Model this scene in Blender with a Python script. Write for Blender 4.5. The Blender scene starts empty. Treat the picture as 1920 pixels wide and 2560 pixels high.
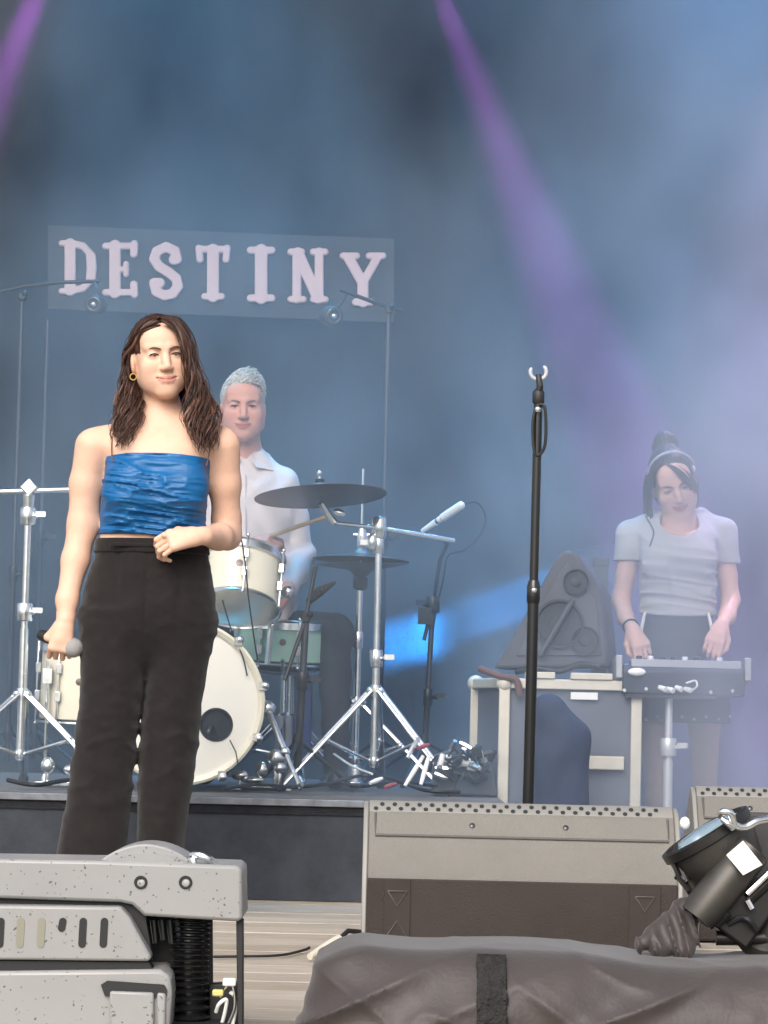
import bpy, math, random
import numpy as np
from mathutils import Vector, Matrix, Quaternion

random.seed(7)
np.random.seed(7)
SC = bpy.context.scene
COL = SC.collection
R = math.radians

# ------------------------------------------------------------------ camera
FPX = 7040.0                      # focal length in pixels of the 1920 x 2560 photograph
CAMH = 0.60                       # camera height above the stage floor
PITCH = math.atan((1772 - 1280) / FPX)
ROLL = R(1.35)
cam_d = bpy.data.cameras.new('camera')
cam = bpy.data.objects.new('camera', cam_d)
COL.objects.link(cam)
cam_d.sensor_fit = 'HORIZONTAL'
cam_d.sensor_width = 36.0
cam_d.lens = 36.0 * FPX / 1920.0
cam_d.clip_start = 0.1
cam_d.clip_end = 3000.0
cam.rotation_mode = 'QUATERNION'
CAMQ = Quaternion((1, 0, 0), R(90) + PITCH) @ Quaternion((0, 0, 1), ROLL)
cam.rotation_quaternion = CAMQ
cam.location = (0, 0, CAMH)
SC.camera = cam

# ------------------------------------------------------------------ sky, sun, exposure
w = bpy.data.worlds.new('World')
SC.world = w
w.use_nodes = True
nt = w.node_tree
bg = nt.nodes['Background']
sky = nt.nodes.new('ShaderNodeTexSky')
sky.sky_type = 'NISHITA'
sky.sun_disc = False
sky.sun_elevation = R(48)
sky.sun_rotation = R(200)
sky.dust_density = 4.0
sky.air_density = 1.0
hs = nt.nodes.new('ShaderNodeHueSaturation')      # an overcast, nearly neutral sky
hs.inputs['Saturation'].default_value = 0.35
nt.links.new(sky.outputs[0], hs.inputs['Color'])
nt.links.new(hs.outputs[0], bg.inputs[0])
bg.inputs[1].default_value = 0.10
sun_d = bpy.data.lights.new('sun', 'SUN')
sun_d.energy = 1.3
sun_d.angle = R(40)
sun_d.color = (1.0, 0.93, 0.84)
sun = bpy.data.objects.new('sun', sun_d)
COL.objects.link(sun)
sun.rotation_euler = (Vector((-0.16, -0.84, 0.50))).to_track_quat('Z', 'Y').to_euler()
sun.location = (-3, -6, 12)
SC.view_settings.view_transform = 'Standard'
SC.view_settings.look = 'None'
SC.view_settings.gamma = 1.0
SC.view_settings.exposure = 1.04
SC.render.engine = 'CYCLES'
cy = SC.cycles
cy.use_denoising = True
cy.use_adaptive_sampling = True
cy.adaptive_threshold = 0.025
cy.max_bounces = 4
cy.diffuse_bounces = 2
cy.glossy_bounces = 2
cy.transmission_bounces = 4
cy.volume_bounces = 0
cy.volume_step_rate = 8.0
cy.volume_max_steps = 24
cy.sample_clamp_indirect = 4.0
cy.caustics_reflective = False
cy.caustics_refractive = False

# ------------------------------------------------------------------ helpers
def P(px, py, d):
    """point at distance d (world y) seen at pixel px, py of the photograph"""
    v = CAMQ @ Vector(((px - 960) / FPX, -(py - 1280) / FPX, -1.0))
    t = d / v.y
    return Vector((v.x * t, d, CAMH + v.z * t))

def lin(c):
    c = c / 255.0
    return c / 12.92 if c <= 0.04045 else ((c + 0.055) / 1.055) ** 2.4
def C(r, g, b):
    return (lin(r), lin(g), lin(b), 1.0)

def mat(name, col, rough=0.6, metal=0.0, var=0.0, vscale=8.0, bump=0.0, bscale=60.0, spec=0.5, col2=None,
        stretch=None, sheen=0.0, coat=0.0, attr=None, rvar=0.0):
    m = bpy.data.materials.new(name)
    m.use_nodes = True
    t = m.node_tree
    b = t.nodes['Principled BSDF']
    b.inputs['Base Color'].default_value = col
    b.inputs['Roughness'].default_value = rough
    b.inputs['Metallic'].default_value = metal
    b.inputs['Specular IOR Level'].default_value = spec
    b.inputs['Sheen Weight'].default_value = sheen
    b.inputs['Coat Weight'].default_value = coat
    tc = t.nodes.new('ShaderNodeTexCoord')
    mp = t.nodes.new('ShaderNodeMapping')
    t.links.new(tc.outputs['Object'], mp.inputs[0])
    if stretch:
        mp.inputs['Scale'].default_value = stretch
    src = None
    if attr:
        at = t.nodes.new('ShaderNodeAttribute')
        at.attribute_name = attr
        src = at.outputs['Color']
        t.links.new(src, b.inputs['Base Color'])
    if var > 0 or col2:
        n = t.nodes.new('ShaderNodeTexNoise')
        n.inputs['Scale'].default_value = vscale
        n.inputs['Detail'].default_value = 5.0
        n.inputs['Roughness'].default_value = 0.65
        t.links.new(mp.outputs[0], n.inputs['Vector'])
        rp = t.nodes.new('ShaderNodeMapRange')
        rp.inputs[1].default_value = 0.3
        rp.inputs[2].default_value = 0.7
        t.links.new(n.outputs[0], rp.inputs[0])
        mx = t.nodes.new('ShaderNodeMix')
        mx.data_type = 'RGBA'
        t.links.new(rp.outputs[0], mx.inputs[0])
        if src is not None:
            mu = t.nodes.new('ShaderNodeMix'); mu.data_type = 'RGBA'; mu.blend_type = 'MULTIPLY'
            mu.inputs[0].default_value = 1.0
            mx.inputs[6].default_value = (1 - var, 1 - var, 1 - var, 1)
            mx.inputs[7].default_value = (1, 1, 1, 1)
            t.links.new(src, mu.inputs[6]); t.links.new(mx.outputs[2], mu.inputs[7])
            t.links.new(mu.outputs[2], b.inputs['Base Color'])
        else:
            a = col if col2 else tuple(c * (1 - var) for c in col[:3]) + (1,)
            z = col2 if col2 else tuple(min(1, c * (1 + var)) for c in col[:3]) + (1,)
            mx.inputs[6].default_value = a
            mx.inputs[7].default_value = z
            t.links.new(mx.outputs[2], b.inputs['Base Color'])
        if rvar > 0:
            rr = t.nodes.new('ShaderNodeMapRange')
            rr.inputs[3].default_value = max(0.02, rough - rvar)
            rr.inputs[4].default_value = min(1, rough + rvar)
            t.links.new(n.outputs[0], rr.inputs[0])
            t.links.new(rr.outputs[0], b.inputs['Roughness'])
    if bump > 0:
        n2 = t.nodes.new('ShaderNodeTexNoise')
        n2.inputs['Scale'].default_value = bscale
        n2.inputs['Detail'].default_value = 4.0
        t.links.new(mp.outputs[0], n2.inputs['Vector'])
        bp = t.nodes.new('ShaderNodeBump')
        bp.inputs['Strength'].default_value = bump
        bp.inputs['Distance'].default_value = 0.01
        t.links.new(n2.outputs[0], bp.inputs['Height'])
        t.links.new(bp.outputs[0], b.inputs['Normal'])
    return m

def emat(name, col, s):
    m = bpy.data.materials.new(name)
    m.use_nodes = True
    b = m.node_tree.nodes['Principled BSDF']
    b.inputs['Base Color'].default_value = col
    b.inputs['Emission Color'].default_value = col
    b.inputs['Emission Strength'].default_value = s
    return m

def frame_of(d):
    d = Vector(d).normalized()
    a = Vector((0, 0, 1)) if abs(d.z) < 0.9 else Vector((1, 0, 0))
    u = d.cross(a).normalized()
    return u, d.cross(u).normalized(), d

class MB:
    """collects shapes; build() links them as one mesh object"""
    def __init__(s):
        s.v = []; s.f = []
    def add(s, vs, fs):
        o = len(s.v)
        s.v += [tuple(x) for x in vs]
        s.f += [tuple(i + o for i in q) for q in fs]
        return s
    def tube(s, path, r, n=10, caps=True, flat=1.0):
        path = [Vector(p) for p in path]
        m = len(path)
        rs = r if isinstance(r, (list, tuple)) else [r] * m
        vs = []; fs = []
        u = None
        for i, p in enumerate(path):
            t = (path[min(i + 1, m - 1)] - path[max(i - 1, 0)])
            if t.length < 1e-9: t = Vector((0, 0, 1))
            t.normalize()
            if u is None:
                u = frame_of(t)[0]
            else:
                u = (u - t * u.dot(t))
                u = u.normalized() if u.length > 1e-6 else frame_of(t)[0]
            w_ = t.cross(u)
            for k in range(n):
                a = 2 * math.pi * k / n
                vs.append(p + u * (math.cos(a) * rs[i]) + w_ * (math.sin(a) * rs[i] * flat))
        for i in range(m - 1):
            for k in range(n):
                k2 = (k + 1) % n
                fs.append((i * n + k, i * n + k2, (i + 1) * n + k2, (i + 1) * n + k))
        if caps:
            fs.append(tuple(reversed(range(n))))
            fs.append(tuple((m - 1) * n + k for k in range(n)))
        return s.add(vs, fs)
    def lathe(s, prof, c, axis=(0, 0, 1), n=32, sy=1.0):
        """prof = (radius, height along axis) list; closed with caps where radius > 0"""
        u, w_, d = frame_of(axis)
        c = Vector(c)
        vs = []; fs = []
        for r, h in prof:
            for k in range(n):
                a = 2 * math.pi * k / n
                vs.append(c + d * h + u * (r * math.cos(a)) + w_ * (r * sy * math.sin(a)))
        for i in range(len(prof) - 1):
            for k in range(n):
                k2 = (k + 1) % n
                fs.append((i * n + k, i * n + k2, (i + 1) * n + k2, (i + 1) * n + k))
        if prof[0][0] > 1e-5: fs.append(tuple(reversed(range(n))))
        if prof[-1][0] > 1e-5: fs.append(tuple((len(prof) - 1) * n + k for k in range(n)))
        return s.add(vs, fs)
    def box(s, c, size, rot=None):
        c = Vector(c); h = [x / 2 for x in size]
        vs = []
        for x in (-1, 1):
            for y in (-1, 1):
                for z in (-1, 1):
                    q = Vector((x * h[0], y * h[1], z * h[2]))
                    if rot is not None: q = rot @ q
                    vs.append(c + q)
        return s.add(vs, [(0, 1, 3, 2), (4, 6, 7, 5), (0, 4, 5, 1), (2, 3, 7, 6), (0, 2, 6, 4), (1, 5, 7, 3)])
    def prism(s, pts, off):
        """closed outline (list of points) extruded by the vector off"""
        n = len(pts); off = Vector(off)
        vs = [Vector(p) for p in pts] + [Vector(p) + off for p in pts]
        fs = [tuple(range(n)), tuple(reversed(range(n, 2 * n)))]
        for i in range(n):
            j = (i + 1) % n
            fs.append((i, i + n, j + n, j))
        return s.add(vs, fs)
    def ball(s, c, r, n=16, m=10, rot=None):
        r = (r, r, r) if not isinstance(r, (list, tuple)) else r
        c = Vector(c); vs = []; fs = []
        for i in range(m + 1):
            t = math.pi * i / m
            for k in range(n):
                a = 2 * math.pi * k / n
                q = Vector((r[0] * math.sin(t) * math.cos(a), r[1] * math.sin(t) * math.sin(a), r[2] * math.cos(t)))
                if rot is not None: q = rot @ q
                vs.append(c + q)
        for i in range(m):
            for k in range(n):
                k2 = (k + 1) % n
                fs.append((i * n + k, (i + 1) * n + k, (i + 1) * n + k2, i * n + k2))
        return s.add(vs, fs)
    def torus(s, c, axis, Rr, r, n=32, m=8):
        u, w_, d = frame_of(axis)
        c = Vector(c)
        vs = []; fs = []
        for i in range(n):
            a = 2 * math.pi * i / n
            e = u * math.cos(a) + w_ * math.sin(a)
            for k in range(m):
                b = 2 * math.pi * k / m
                vs.append(c + e * (Rr + r * math.cos(b)) + d * (r * math.sin(b)))
        for i in range(n):
            i2 = (i + 1) % n
            for k in range(m):
                k2 = (k + 1) % m
                fs.append((i * m + k, i2 * m + k, i2 * m + k2, i * m + k2))
        return s.add(vs, fs)
    def build(s, name, m, parent=None, bevel=0.0, sharp=38, smooth=True):
        me = bpy.data.meshes.new(name)
        me.from_pydata(s.v, [], s.f)
        return link_mesh(name, me, m, parent, bevel, sharp, smooth, fix=True)

def link_mesh(name, me, m, parent=None, bevel=0.0, sharp=38, smooth=True, fix=False):
    import bmesh
    if fix:
        bm = bmesh.new(); bm.from_mesh(me)
        bmesh.ops.remove_doubles(bm, verts=bm.verts, dist=1e-6)
        bmesh.ops.recalc_face_normals(bm, faces=bm.faces)
        bm.to_mesh(me); bm.free()
    if smooth:
        me.polygons.foreach_set('use_smooth', [True] * len(me.polygons))
        if sharp: me.set_sharp_from_angle(angle=R(sharp))
    me.materials.append(m)
    o = bpy.data.objects.new(name, me)
    COL.objects.link(o)
    if parent is not None:
        o.parent = parent
        l = Vector((0, 0, 0)); q = parent
        while q is not None:
            l += q.location; q = q.parent
        o.location = -l
    if bevel > 0:
        b = o.modifiers.new('bevel', 'BEVEL')
        b.width = bevel; b.segments = 2; b.limit_method = 'ANGLE'; b.angle_limit = R(40)
    return o

def tag(o, label=None, cat=None, group=None, kind=None):
    if label: o['label'] = label
    if cat: o['category'] = cat
    if group: o['group'] = group
    if kind: o['kind'] = kind
    return o

def thing(name, loc, label, cat, group=None):
    o = bpy.data.objects.new(name, None)
    COL.objects.link(o)
    o.location = loc
    o.empty_display_size = 0.1
    return tag(o, label, cat, group)

def part_label(o, label):
    o['label'] = label
    return o

# ---------------- signed distance fields and surface nets
def smin(a, b, k):
    h = np.maximum(k - np.abs(a - b), 0.0) / k
    return np.minimum(a, b) - h * h * k * 0.25

class Field:
    def __init__(s):
        s.p = []
    def cap(s, a, b, ra, rb=None, k=0.02, flat=None):
        s.p.append(('cap', Vector(a), Vector(b), ra, ra if rb is None else rb, k, flat)); return s
    def chain(s, pts, rs, k=0.02):
        for i in range(len(pts) - 1):
            s.cap(pts[i], pts[i + 1], rs[i], rs[i + 1], k)
        return s
    def ell(s, c, r, k=0.02, rot=None, sub=False):
        s.p.append(('sub' if sub else 'ell', Vector(c), r, rot, k)); return s
    def loft(s, rows, k=0.02, p=2.0):
        """rows of (z, cx, cy, rx, ry) from bottom to top"""
        s.p.append(('loft', np.array(rows, dtype=float), k, p)); return s
    def scap(s, a, b, r, k=0.005):
        s.p.append(('scap', Vector(a), Vector(b), r, r, k, None)); return s
    def eval(s, X, Y, Z):
        F = np.full((len(X), len(Y), len(Z)), 1.0, dtype=np.float32)
        X = X.astype(np.float32); Y = Y.astype(np.float32); Z = Z.astype(np.float32)
        for q in s.p:
            kind = q[0]
            if kind in ('cap', 'scap'):
                a, b, ra, rb, k = q[1], q[2], q[3], q[4], q[5]
                m = max(ra, rb) + k + 0.03
                lo = [min(a[i], b[i]) - m for i in range(3)]; hi = [max(a[i], b[i]) + m for i in range(3)]
            elif kind in ('ell', 'sub'):
                c, r, rot, k = q[1], q[2], q[3], q[4]
                m = k + 0.03
                rr = [max(r)] * 3 if rot is not None else r
                lo = [c[i] - rr[i] - m for i in range(3)]; hi = [c[i] + rr[i] + m for i in range(3)]
            else:
                rows, k, pw = q[1], q[2], q[3]
                m = k + 0.04
                lo = [(rows[:, 1] - rows[:, 3]).min() - m, (rows[:, 2] - rows[:, 4]).min() - m, rows[0, 0] - m]
                hi = [(rows[:, 1] + rows[:, 3]).max() + m, (rows[:, 2] + rows[:, 4]).max() + m, rows[-1, 0] + m]
            sl = []
            for A, l, h in zip((X, Y, Z), lo, hi):
                i0 = int(np.searchsorted(A, l)); i1 = int(np.searchsorted(A, h))
                sl.append(slice(i0, i1))
            if any(x.stop <= x.start for x in sl): continue
            x = X[sl[0]][:, None, None]; y = Y[sl[1]][None, :, None]; z = Z[sl[2]][None, None, :]
            if kind in ('cap', 'scap'):
                ba = b - a; L2 = max(ba.length_squared, 1e-10)
                px, py, pz = x - a.x, y - a.y, z - a.z
                t = np.clip((px * ba.x + py * ba.y + pz * ba.z) / L2, 0, 1)
                d = np.sqrt((px - t * ba.x) ** 2 + (py - t * ba.y) ** 2 + (pz - t * ba.z) ** 2) - (ra + (rb - ra) * t)
            elif kind in ('ell', 'sub'):
                px, py, pz = x - c.x, y - c.y, z - c.z
                if rot is not None:
                    M = rot.transposed()
                    px, py, pz = (M[0][0] * px + M[0][1] * py + M[0][2] * pz,
                                  M[1][0] * px + M[1][1] * py + M[1][2] * pz,
                                  M[2][0] * px + M[2][1] * py + M[2][2] * pz)
                k0 = np.sqrt((px / r[0]) ** 2 + (py / r[1]) ** 2 + (pz / r[2]) ** 2)
                k1 = np.sqrt((px / r[0] ** 2) ** 2 + (py / r[1] ** 2) ** 2 + (pz / r[2] ** 2) ** 2) + 1e-9
                d = k0 * (k0 - 1) / k1
            else:
                zz = Z[sl[2]]
                it = [smooth_interp(zz, rows[:, 0], rows[:, i])[None, None, :] for i in (1, 2, 3, 4)]
                e = (np.abs((x - it[0]) / it[2]) ** pw + np.abs((y - it[1]) / it[3]) ** pw) ** (1 / pw)
                d = (e - 1) * np.minimum(it[2], it[3])
                cap = np.maximum(rows[0, 0] - zz, zz - rows[-1, 0])[None, None, :]
                d = np.maximum(d, cap)
            G = F[sl[0], sl[1], sl[2]]
            if kind in ('sub', 'scap'):
                F[sl[0], sl[1], sl[2]] = -smin(-G, d, k)
            else:
                F[sl[0], sl[1], sl[2]] = smin(G, d, k)
        return F

def smooth_interp(x, xp, fp):
    """Catmull-Rom through the rows"""
    x = np.clip(x, xp[0], xp[-1])
    n = len(xp)
    m = np.gradient(fp, xp) if n > 2 else np.full(n, (fp[1] - fp[0]) / (xp[1] - xp[0]))
    i = np.clip(np.searchsorted(xp, x) - 1, 0, n - 2)
    h = xp[i + 1] - xp[i]
    t = (x - xp[i]) / h
    return ((2 * t**3 - 3 * t**2 + 1) * fp[i] + (t**3 - 2 * t**2 + t) * h * m[i]
            + (-2 * t**3 + 3 * t**2) * fp[i + 1] + (t**3 - t**2) * h * m[i + 1]).astype(np.float32)

def nets(F, X, Y, Z):
    """surface nets on a rectilinear grid -> vertices, quads"""
    ins = F < 0
    nx, ny, nz = F.shape
    cnt = np.zeros((nx - 1, ny - 1, nz - 1), dtype=np.int8)
    for a in (0, 1):
        for b in (0, 1):
            for c in (0, 1):
                cnt += ins[a:nx - 1 + a, b:ny - 1 + b, c:nz - 1 + c]
    act = (cnt > 0) & (cnt < 8)
    I, J, K = np.nonzero(act)
    idx = np.full(act.shape, -1, dtype=np.int64)
    idx[I, J, K] = np.arange(len(I))
    acc = np.zeros((len(I), 3)); num = np.zeros(len(I))
    cs = [(a, b, c) for a in (0, 1) for b in (0, 1) for c in (0, 1)]
    for p in cs:
        for ax in range(3):
            if p[ax] == 1: continue
            q = list(p); q[ax] = 1
            f0 = F[I + p[0], J + p[1], K + p[2]]; f1 = F[I + q[0], J + q[1], K + q[2]]
            cr = (f0 < 0) != (f1 < 0)
            t = np.where(cr, f0 / np.where(cr, f0 - f1, 1), 0)
            P0 = np.stack([X[I + p[0]], Y[J + p[1]], Z[K + p[2]]], 1)
            P1 = np.stack([X[I + q[0]], Y[J + q[1]], Z[K + q[2]]], 1)
            acc += np.where(cr[:, None], P0 + (P1 - P0) * t[:, None], 0)
            num += cr
    V = acc / num[:, None]
    Q = []
    for ax in range(3):
        s0 = [slice(None)] * 3; s1 = [slice(None)] * 3
        s0[ax] = slice(0, -1); s1[ax] = slice(1, None)
        A = ins[tuple(s0)]; B = ins[tuple(s1)]
        ch = A != B
        i, j, k = np.nonzero(ch)
        o = [(1, 2), (2, 0), (0, 1)][ax]
        g = [i, j, k]
        ok = (g[o[0]] > 0) & (g[o[0]] < F.shape[o[0]] - 1) & (g[o[1]] > 0) & (g[o[1]] < F.shape[o[1]] - 1)
        g = [x[ok] for x in g]
        inside = A[tuple(g)]
        def cell(da, db):
            h = [x.copy() for x in g]
            h[o[0]] = h[o[0]] - da; h[o[1]] = h[o[1]] - db
            return idx[h[0], h[1], h[2]]
        q = np.stack([cell(1, 1), cell(0, 1), cell(0, 0), cell(1, 0)], 1)
        q[~inside] = q[~inside][:, ::-1]
        Q.append(q)
    Q = np.concatenate(Q)
    Q = Q[(Q >= 0).all(1)]
    return V, Q

_T = np.random.RandomState(21).rand(32, 32, 32).astype(np.float32)
def vnoise(x, y, z):
    """smooth lattice noise in -1..1"""
    def sp(a):
        i = np.floor(a); f = (a - i).astype(np.float32); return i.astype(np.int32) & 31, f * f * (3 - 2 * f)
    ix, fx = sp(x); iy, fy = sp(y); iz, fz = sp(z)
    jx, jy, jz = (ix + 1) & 31, (iy + 1) & 31, (iz + 1) & 31
    def L(a, b, t): return a + (b - a) * t
    r = L(L(L(_T[ix, iy, iz], _T[jx, iy, iz], fx), L(_T[ix, jy, iz], _T[jx, jy, iz], fx), fy),
          L(L(_T[ix, iy, jz], _T[jx, iy, jz], fx), L(_T[ix, jy, jz], _T[jx, jy, jz], fx), fy), fz)
    return r * 2 - 1

def axis(lo, hi, st):
    return np.arange(lo, hi + st, st)

def sdf_mesh(name, parts, colfn=None):
    """parts = [(V, Q), ...] -> one mesh datablock"""
    vs = []; qs = []; o = 0
    for V, Q in parts:
        vs.append(V); qs.append(Q + o); o += len(V)
    V = np.concatenate(vs); Q = np.concatenate(qs)
    me = bpy.data.meshes.new(name)
    me.vertices.add(len(V)); me.vertices.foreach_set('co', V.astype(np.float32).ravel())
    me.loops.add(Q.size); me.loops.foreach_set('vertex_index', Q.astype(np.int32).ravel())
    me.polygons.add(len(Q))
    me.polygons.foreach_set('loop_start', np.arange(0, Q.size, 4, dtype=np.int32))
    me.polygons.foreach_set('loop_total', np.full(len(Q), 4, dtype=np.int32))
    me.update(calc_edges=True)
    me.validate()
    if colfn is not None:
        c = colfn(V)
        a = me.color_attributes.new('tint', 'FLOAT_COLOR', 'POINT')
        a.data.foreach_set('color', c.astype(np.float32).ravel())
    return me

def carve(field, lo, hi, st, disp=None, clip=None):
    X, Y, Z = [axis(lo[i], hi[i], st if not isinstance(st, (tuple, list)) else st[i]) for i in range(3)]
    F = field.eval(X, Y, Z)
    if disp is not None:
        F = F - disp(X[:, None, None], Y[None, :, None], Z[None, None, :])
    if clip is not None:
        F = np.maximum(F, clip(X[:, None, None], Y[None, :, None], Z[None, None, :]))
    return nets(F, X, Y, Z)
# ------------------------------------------------------------------ stage lights that show as beams
def spot(name, loc, target, col, power, ang, blend=0.25, size=0.02):
    d = bpy.data.lights.new(name, 'SPOT')
    d.energy = power; d.color = col; d.spot_size = R(ang); d.spot_blend = blend
    d.shadow_soft_size = size
    o = bpy.data.objects.new(name, d)
    COL.objects.link(o)
    o.location = loc
    o.rotation_euler = (Vector(target) - Vector(loc)).to_track_quat('-Z', 'Y').to_euler()
    return o

# ------------------------------------------------------------------ materials of the setting
M = {}
M['plank'] = [mat('plank_wood_%d' % i, c, 0.62, var=0.28, vscale=3.0, stretch=(1.2, 14, 14), bump=0.25, bscale=25, rvar=0.2)
              for i, c in enumerate([C(166, 155, 142), C(158, 147, 133), C(174, 164, 151)])]
M['molton'] = mat('black_molton', (0.018, 0.019, 0.023, 1), 0.95, var=0.35, vscale=5, bump=0.3, bscale=300, spec=0.1, sheen=0.25)
M['molton2'] = mat('grey_molton', (0.045, 0.047, 0.055, 1), 0.95, var=0.2, vscale=7, bump=0.3, bscale=300, spec=0.1, sheen=0.2)
M['grass'] = mat('grass', (0.05, 0.08, 0.03, 1), 0.9, var=0.4, vscale=2)
M['alu'] = mat('aluminium', (0.62, 0.62, 0.64, 1), 0.35, 1.0, var=0.1)
M['black'] = mat('black_metal', (0.012, 0.012, 0.014, 1), 0.38, 0.0, var=0.3, spec=0.5)
M['blackpl'] = mat('black_plastic', (0.02, 0.02, 0.022, 1), 0.55)
M['chrome'] = mat('chrome', (0.86, 0.87, 0.88, 1), 0.24, 1.0, var=0.06, vscale=30, rvar=0.1)
M['rubber'] = mat('rubber', (0.02, 0.02, 0.02, 1), 0.8)
M['stand_edge'] = mat('worn_edge', (0.16, 0.17, 0.19, 1), 0.5, 0.6, var=0.4, vscale=14)
M['roof'] = mat('roof_tarpaulin', (0.10, 0.10, 0.11, 1), 0.7, var=0.15)

# ground far below, in front of the stage
g = MB(); g.box((0, 300, -1.45), (1200, 1200, 0.1))
tag(g.build('ground', M['grass'], smooth=False), kind='structure')

# stage deck: base slab and planks laid across
FRONT_Y = 4.35
m = MB(); m.box((0, (FRONT_Y + 13.0) / 2, -0.10), (9.0, 13.0 - FRONT_Y, 0.14))
stage = tag(m.build('stage_floor', M['molton2'], smooth=False), kind='structure')
y = FRONT_Y
row = 0
while y < 9.4:
    wd = 0.188
    cuts = [-2.2, random.uniform(-1.2, -0.6), random.uniform(0.2, 1.2), 2.2]
    for a, b in zip(cuts[:-1], cuts[1:]):
        m = MB(); dz = random.uniform(-0.003, 0.0)
        m.box(((a + b) / 2, y + wd / 2, -0.014 + dz), (b - a - 0.004, wd - 0.006, 0.028))
        m.build('plank', random.choice(M['plank']), stage, bevel=0.002, smooth=False)
    y += wd
    row += 1
m = MB(); m.box((0, 11.25, -0.013), (9.0, 3.6, 0.026)); m.box((-3.35, 6.9, -0.013), (2.26, 5.0, 0.026)); m.box((3.35, 6.9, -0.013), (2.26, 5.0, 0.026))
tag(m.build('stage_deck_sheet', M['molton2'], smooth=False), kind='structure')
m = MB(); m.box((0, FRONT_Y - 0.02, -0.72), (9.0, 0.03, 1.3))
tag(m.build('stage_front_skirt', M['molton'], smooth=False), kind='structure')

def drape(name, x0, x1, yb, z0, z1, mt, amp=0.035, wl=0.22, ph=0.0):
    nx = int((x1 - x0) / 0.025); nz = 10
    vs = []; fs = []
    for i in range(nx + 1):
        x = x0 + (x1 - x0) * i / nx
        for k in range(nz + 1):
            t = k / nz
            z = z0 + (z1 - z0) * t
            yy = yb + amp * (0.55 + 0.45 * (1 - t)) * math.sin(2 * math.pi * x / wl + ph + 0.9 * math.sin(x * 2.3 + ph) + 0.25 * t) \
                 + 0.4 * amp * math.sin(5.1 * x + ph)
            vs.append((x, yy, z))
    for i in range(nx):
        for k in range(nz):
            a = i * (nz + 1) + k
            fs.append((a, a + nz + 1, a + nz + 2, a + 1))
    mb = MB(); mb.add(vs, fs)
    o = mb.build(name, mt, sharp=None)
    s = o.modifiers.new('cloth_thickness', 'SOLIDIFY'); s.thickness = 0.004
    return o
o = drape('back_curtain', -4.3, 4.3, 12.3, 0.0, 5.52, M['molton'], amp=0.009)
tag(o, 'black curtain hung across the whole back of the stage', 'curtain')

# unseen roof, its front drawn forward to shade the smoke, and its towers
m = MB(); m.box((0, 10.2, 5.6), (9.4, 5.8, 0.06))
tag(m.build('unseen_stage_roof', M['roof'], smooth=False), kind='structure')
def truss(name, a, b, label, s=0.24):
    a = Vector(a); b = Vector(b)
    t = thing(name, a, label, 'truss')
    u, w_, d = frame_of(b - a)
    L = (b - a).length
    offs = [u * s / 2 + w_ * s / 2, u * s / 2 - w_ * s / 2, -u * s / 2 - w_ * s / 2, -u * s / 2 + w_ * s / 2]
    for q in offs:
        mm = MB(); mm.tube([a + q, b + q], 0.024); mm.build('chord', M['alu'], t)
    n = int(L / s)
    for i in range(4):
        q0, q1 = offs[i], offs[(i + 1) % 4]
        pts = []
        for j in range(n + 1):
            pts.append(a + d * (L * j / n) + (q0 if j % 2 == 0 else q1))
        mm = MB(); mm.tube(pts, 0.010, 6); mm.build('lacing', M['alu'], t)
    return t
truss('lighting_truss', (-4.2, 10.9, 5.2), (4.2, 10.9, 5.2), 'aluminium lighting truss spanning the stage above the picture')
truss('roof_tower', (-4.35, 10.9, 0.0), (-4.35, 10.9, 5.56), 'aluminium truss tower at the left end of the stage', 0.26)
truss('roof_tower', (4.35, 10.9, 0.0), (4.35, 10.9, 5.56), 'aluminium truss tower at the right end of the stage', 0.26)

M['lens'] = emat('lit_purple_lens', (0.75, 0.25, 1.0, 1), 6.0)
M['lens_b'] = emat('lit_blue_lens', (0.12, 0.5, 1.0, 1), 6.0)
def stage_spot(loc, target, label, lens, col, power, ang, blend=0.3):
    loc = Vector(loc); d = (Vector(target) - loc).normalized()
    t = thing('stage_spotlight', loc, label, 'spotlight', 'stage lights on the truss')
    m = MB(); m.lathe([(0.05, -0.30), (0.085, -0.27), (0.095, -0.12), (0.095, -0.035), (0.088, -0.035), (0.084, -0.06)], loc, d, 24)
    m.build('lamp_head', M['black'], t)
    m = MB(); m.lathe([(0.082, -0.058), (0.05, -0.045), (0.0, -0.04)], loc, d, 24); m.build('lens', lens, t)
    u = d.cross(Vector((0, 0, 1))).normalized()
    c = loc - d * 0.16
    m = MB()
    up = Vector((c.x, c.y, 5.06))
    m.tube([c + u * 0.105, c + u * 0.125 + Vector((0, 0, 0.08)), Vector((c.x, c.y, c.z + 0.24)) + u * 0.10,
            Vector((c.x, c.y, c.z + 0.24)) - u * 0.10, c - u * 0.125 + Vector((0, 0, 0.08)), c - u * 0.105], 0.012, 8)
    m.tube([Vector((c.x, c.y, c.z + 0.23)), up], 0.016, 8)
    m.build('yoke', M['black'], t)
    s = spot('spot_lamp', loc - d * 0.03, target, col, power, ang, blend, 0.045)
    s.parent = t; s.location = s.location - t.location
    return t

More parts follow.
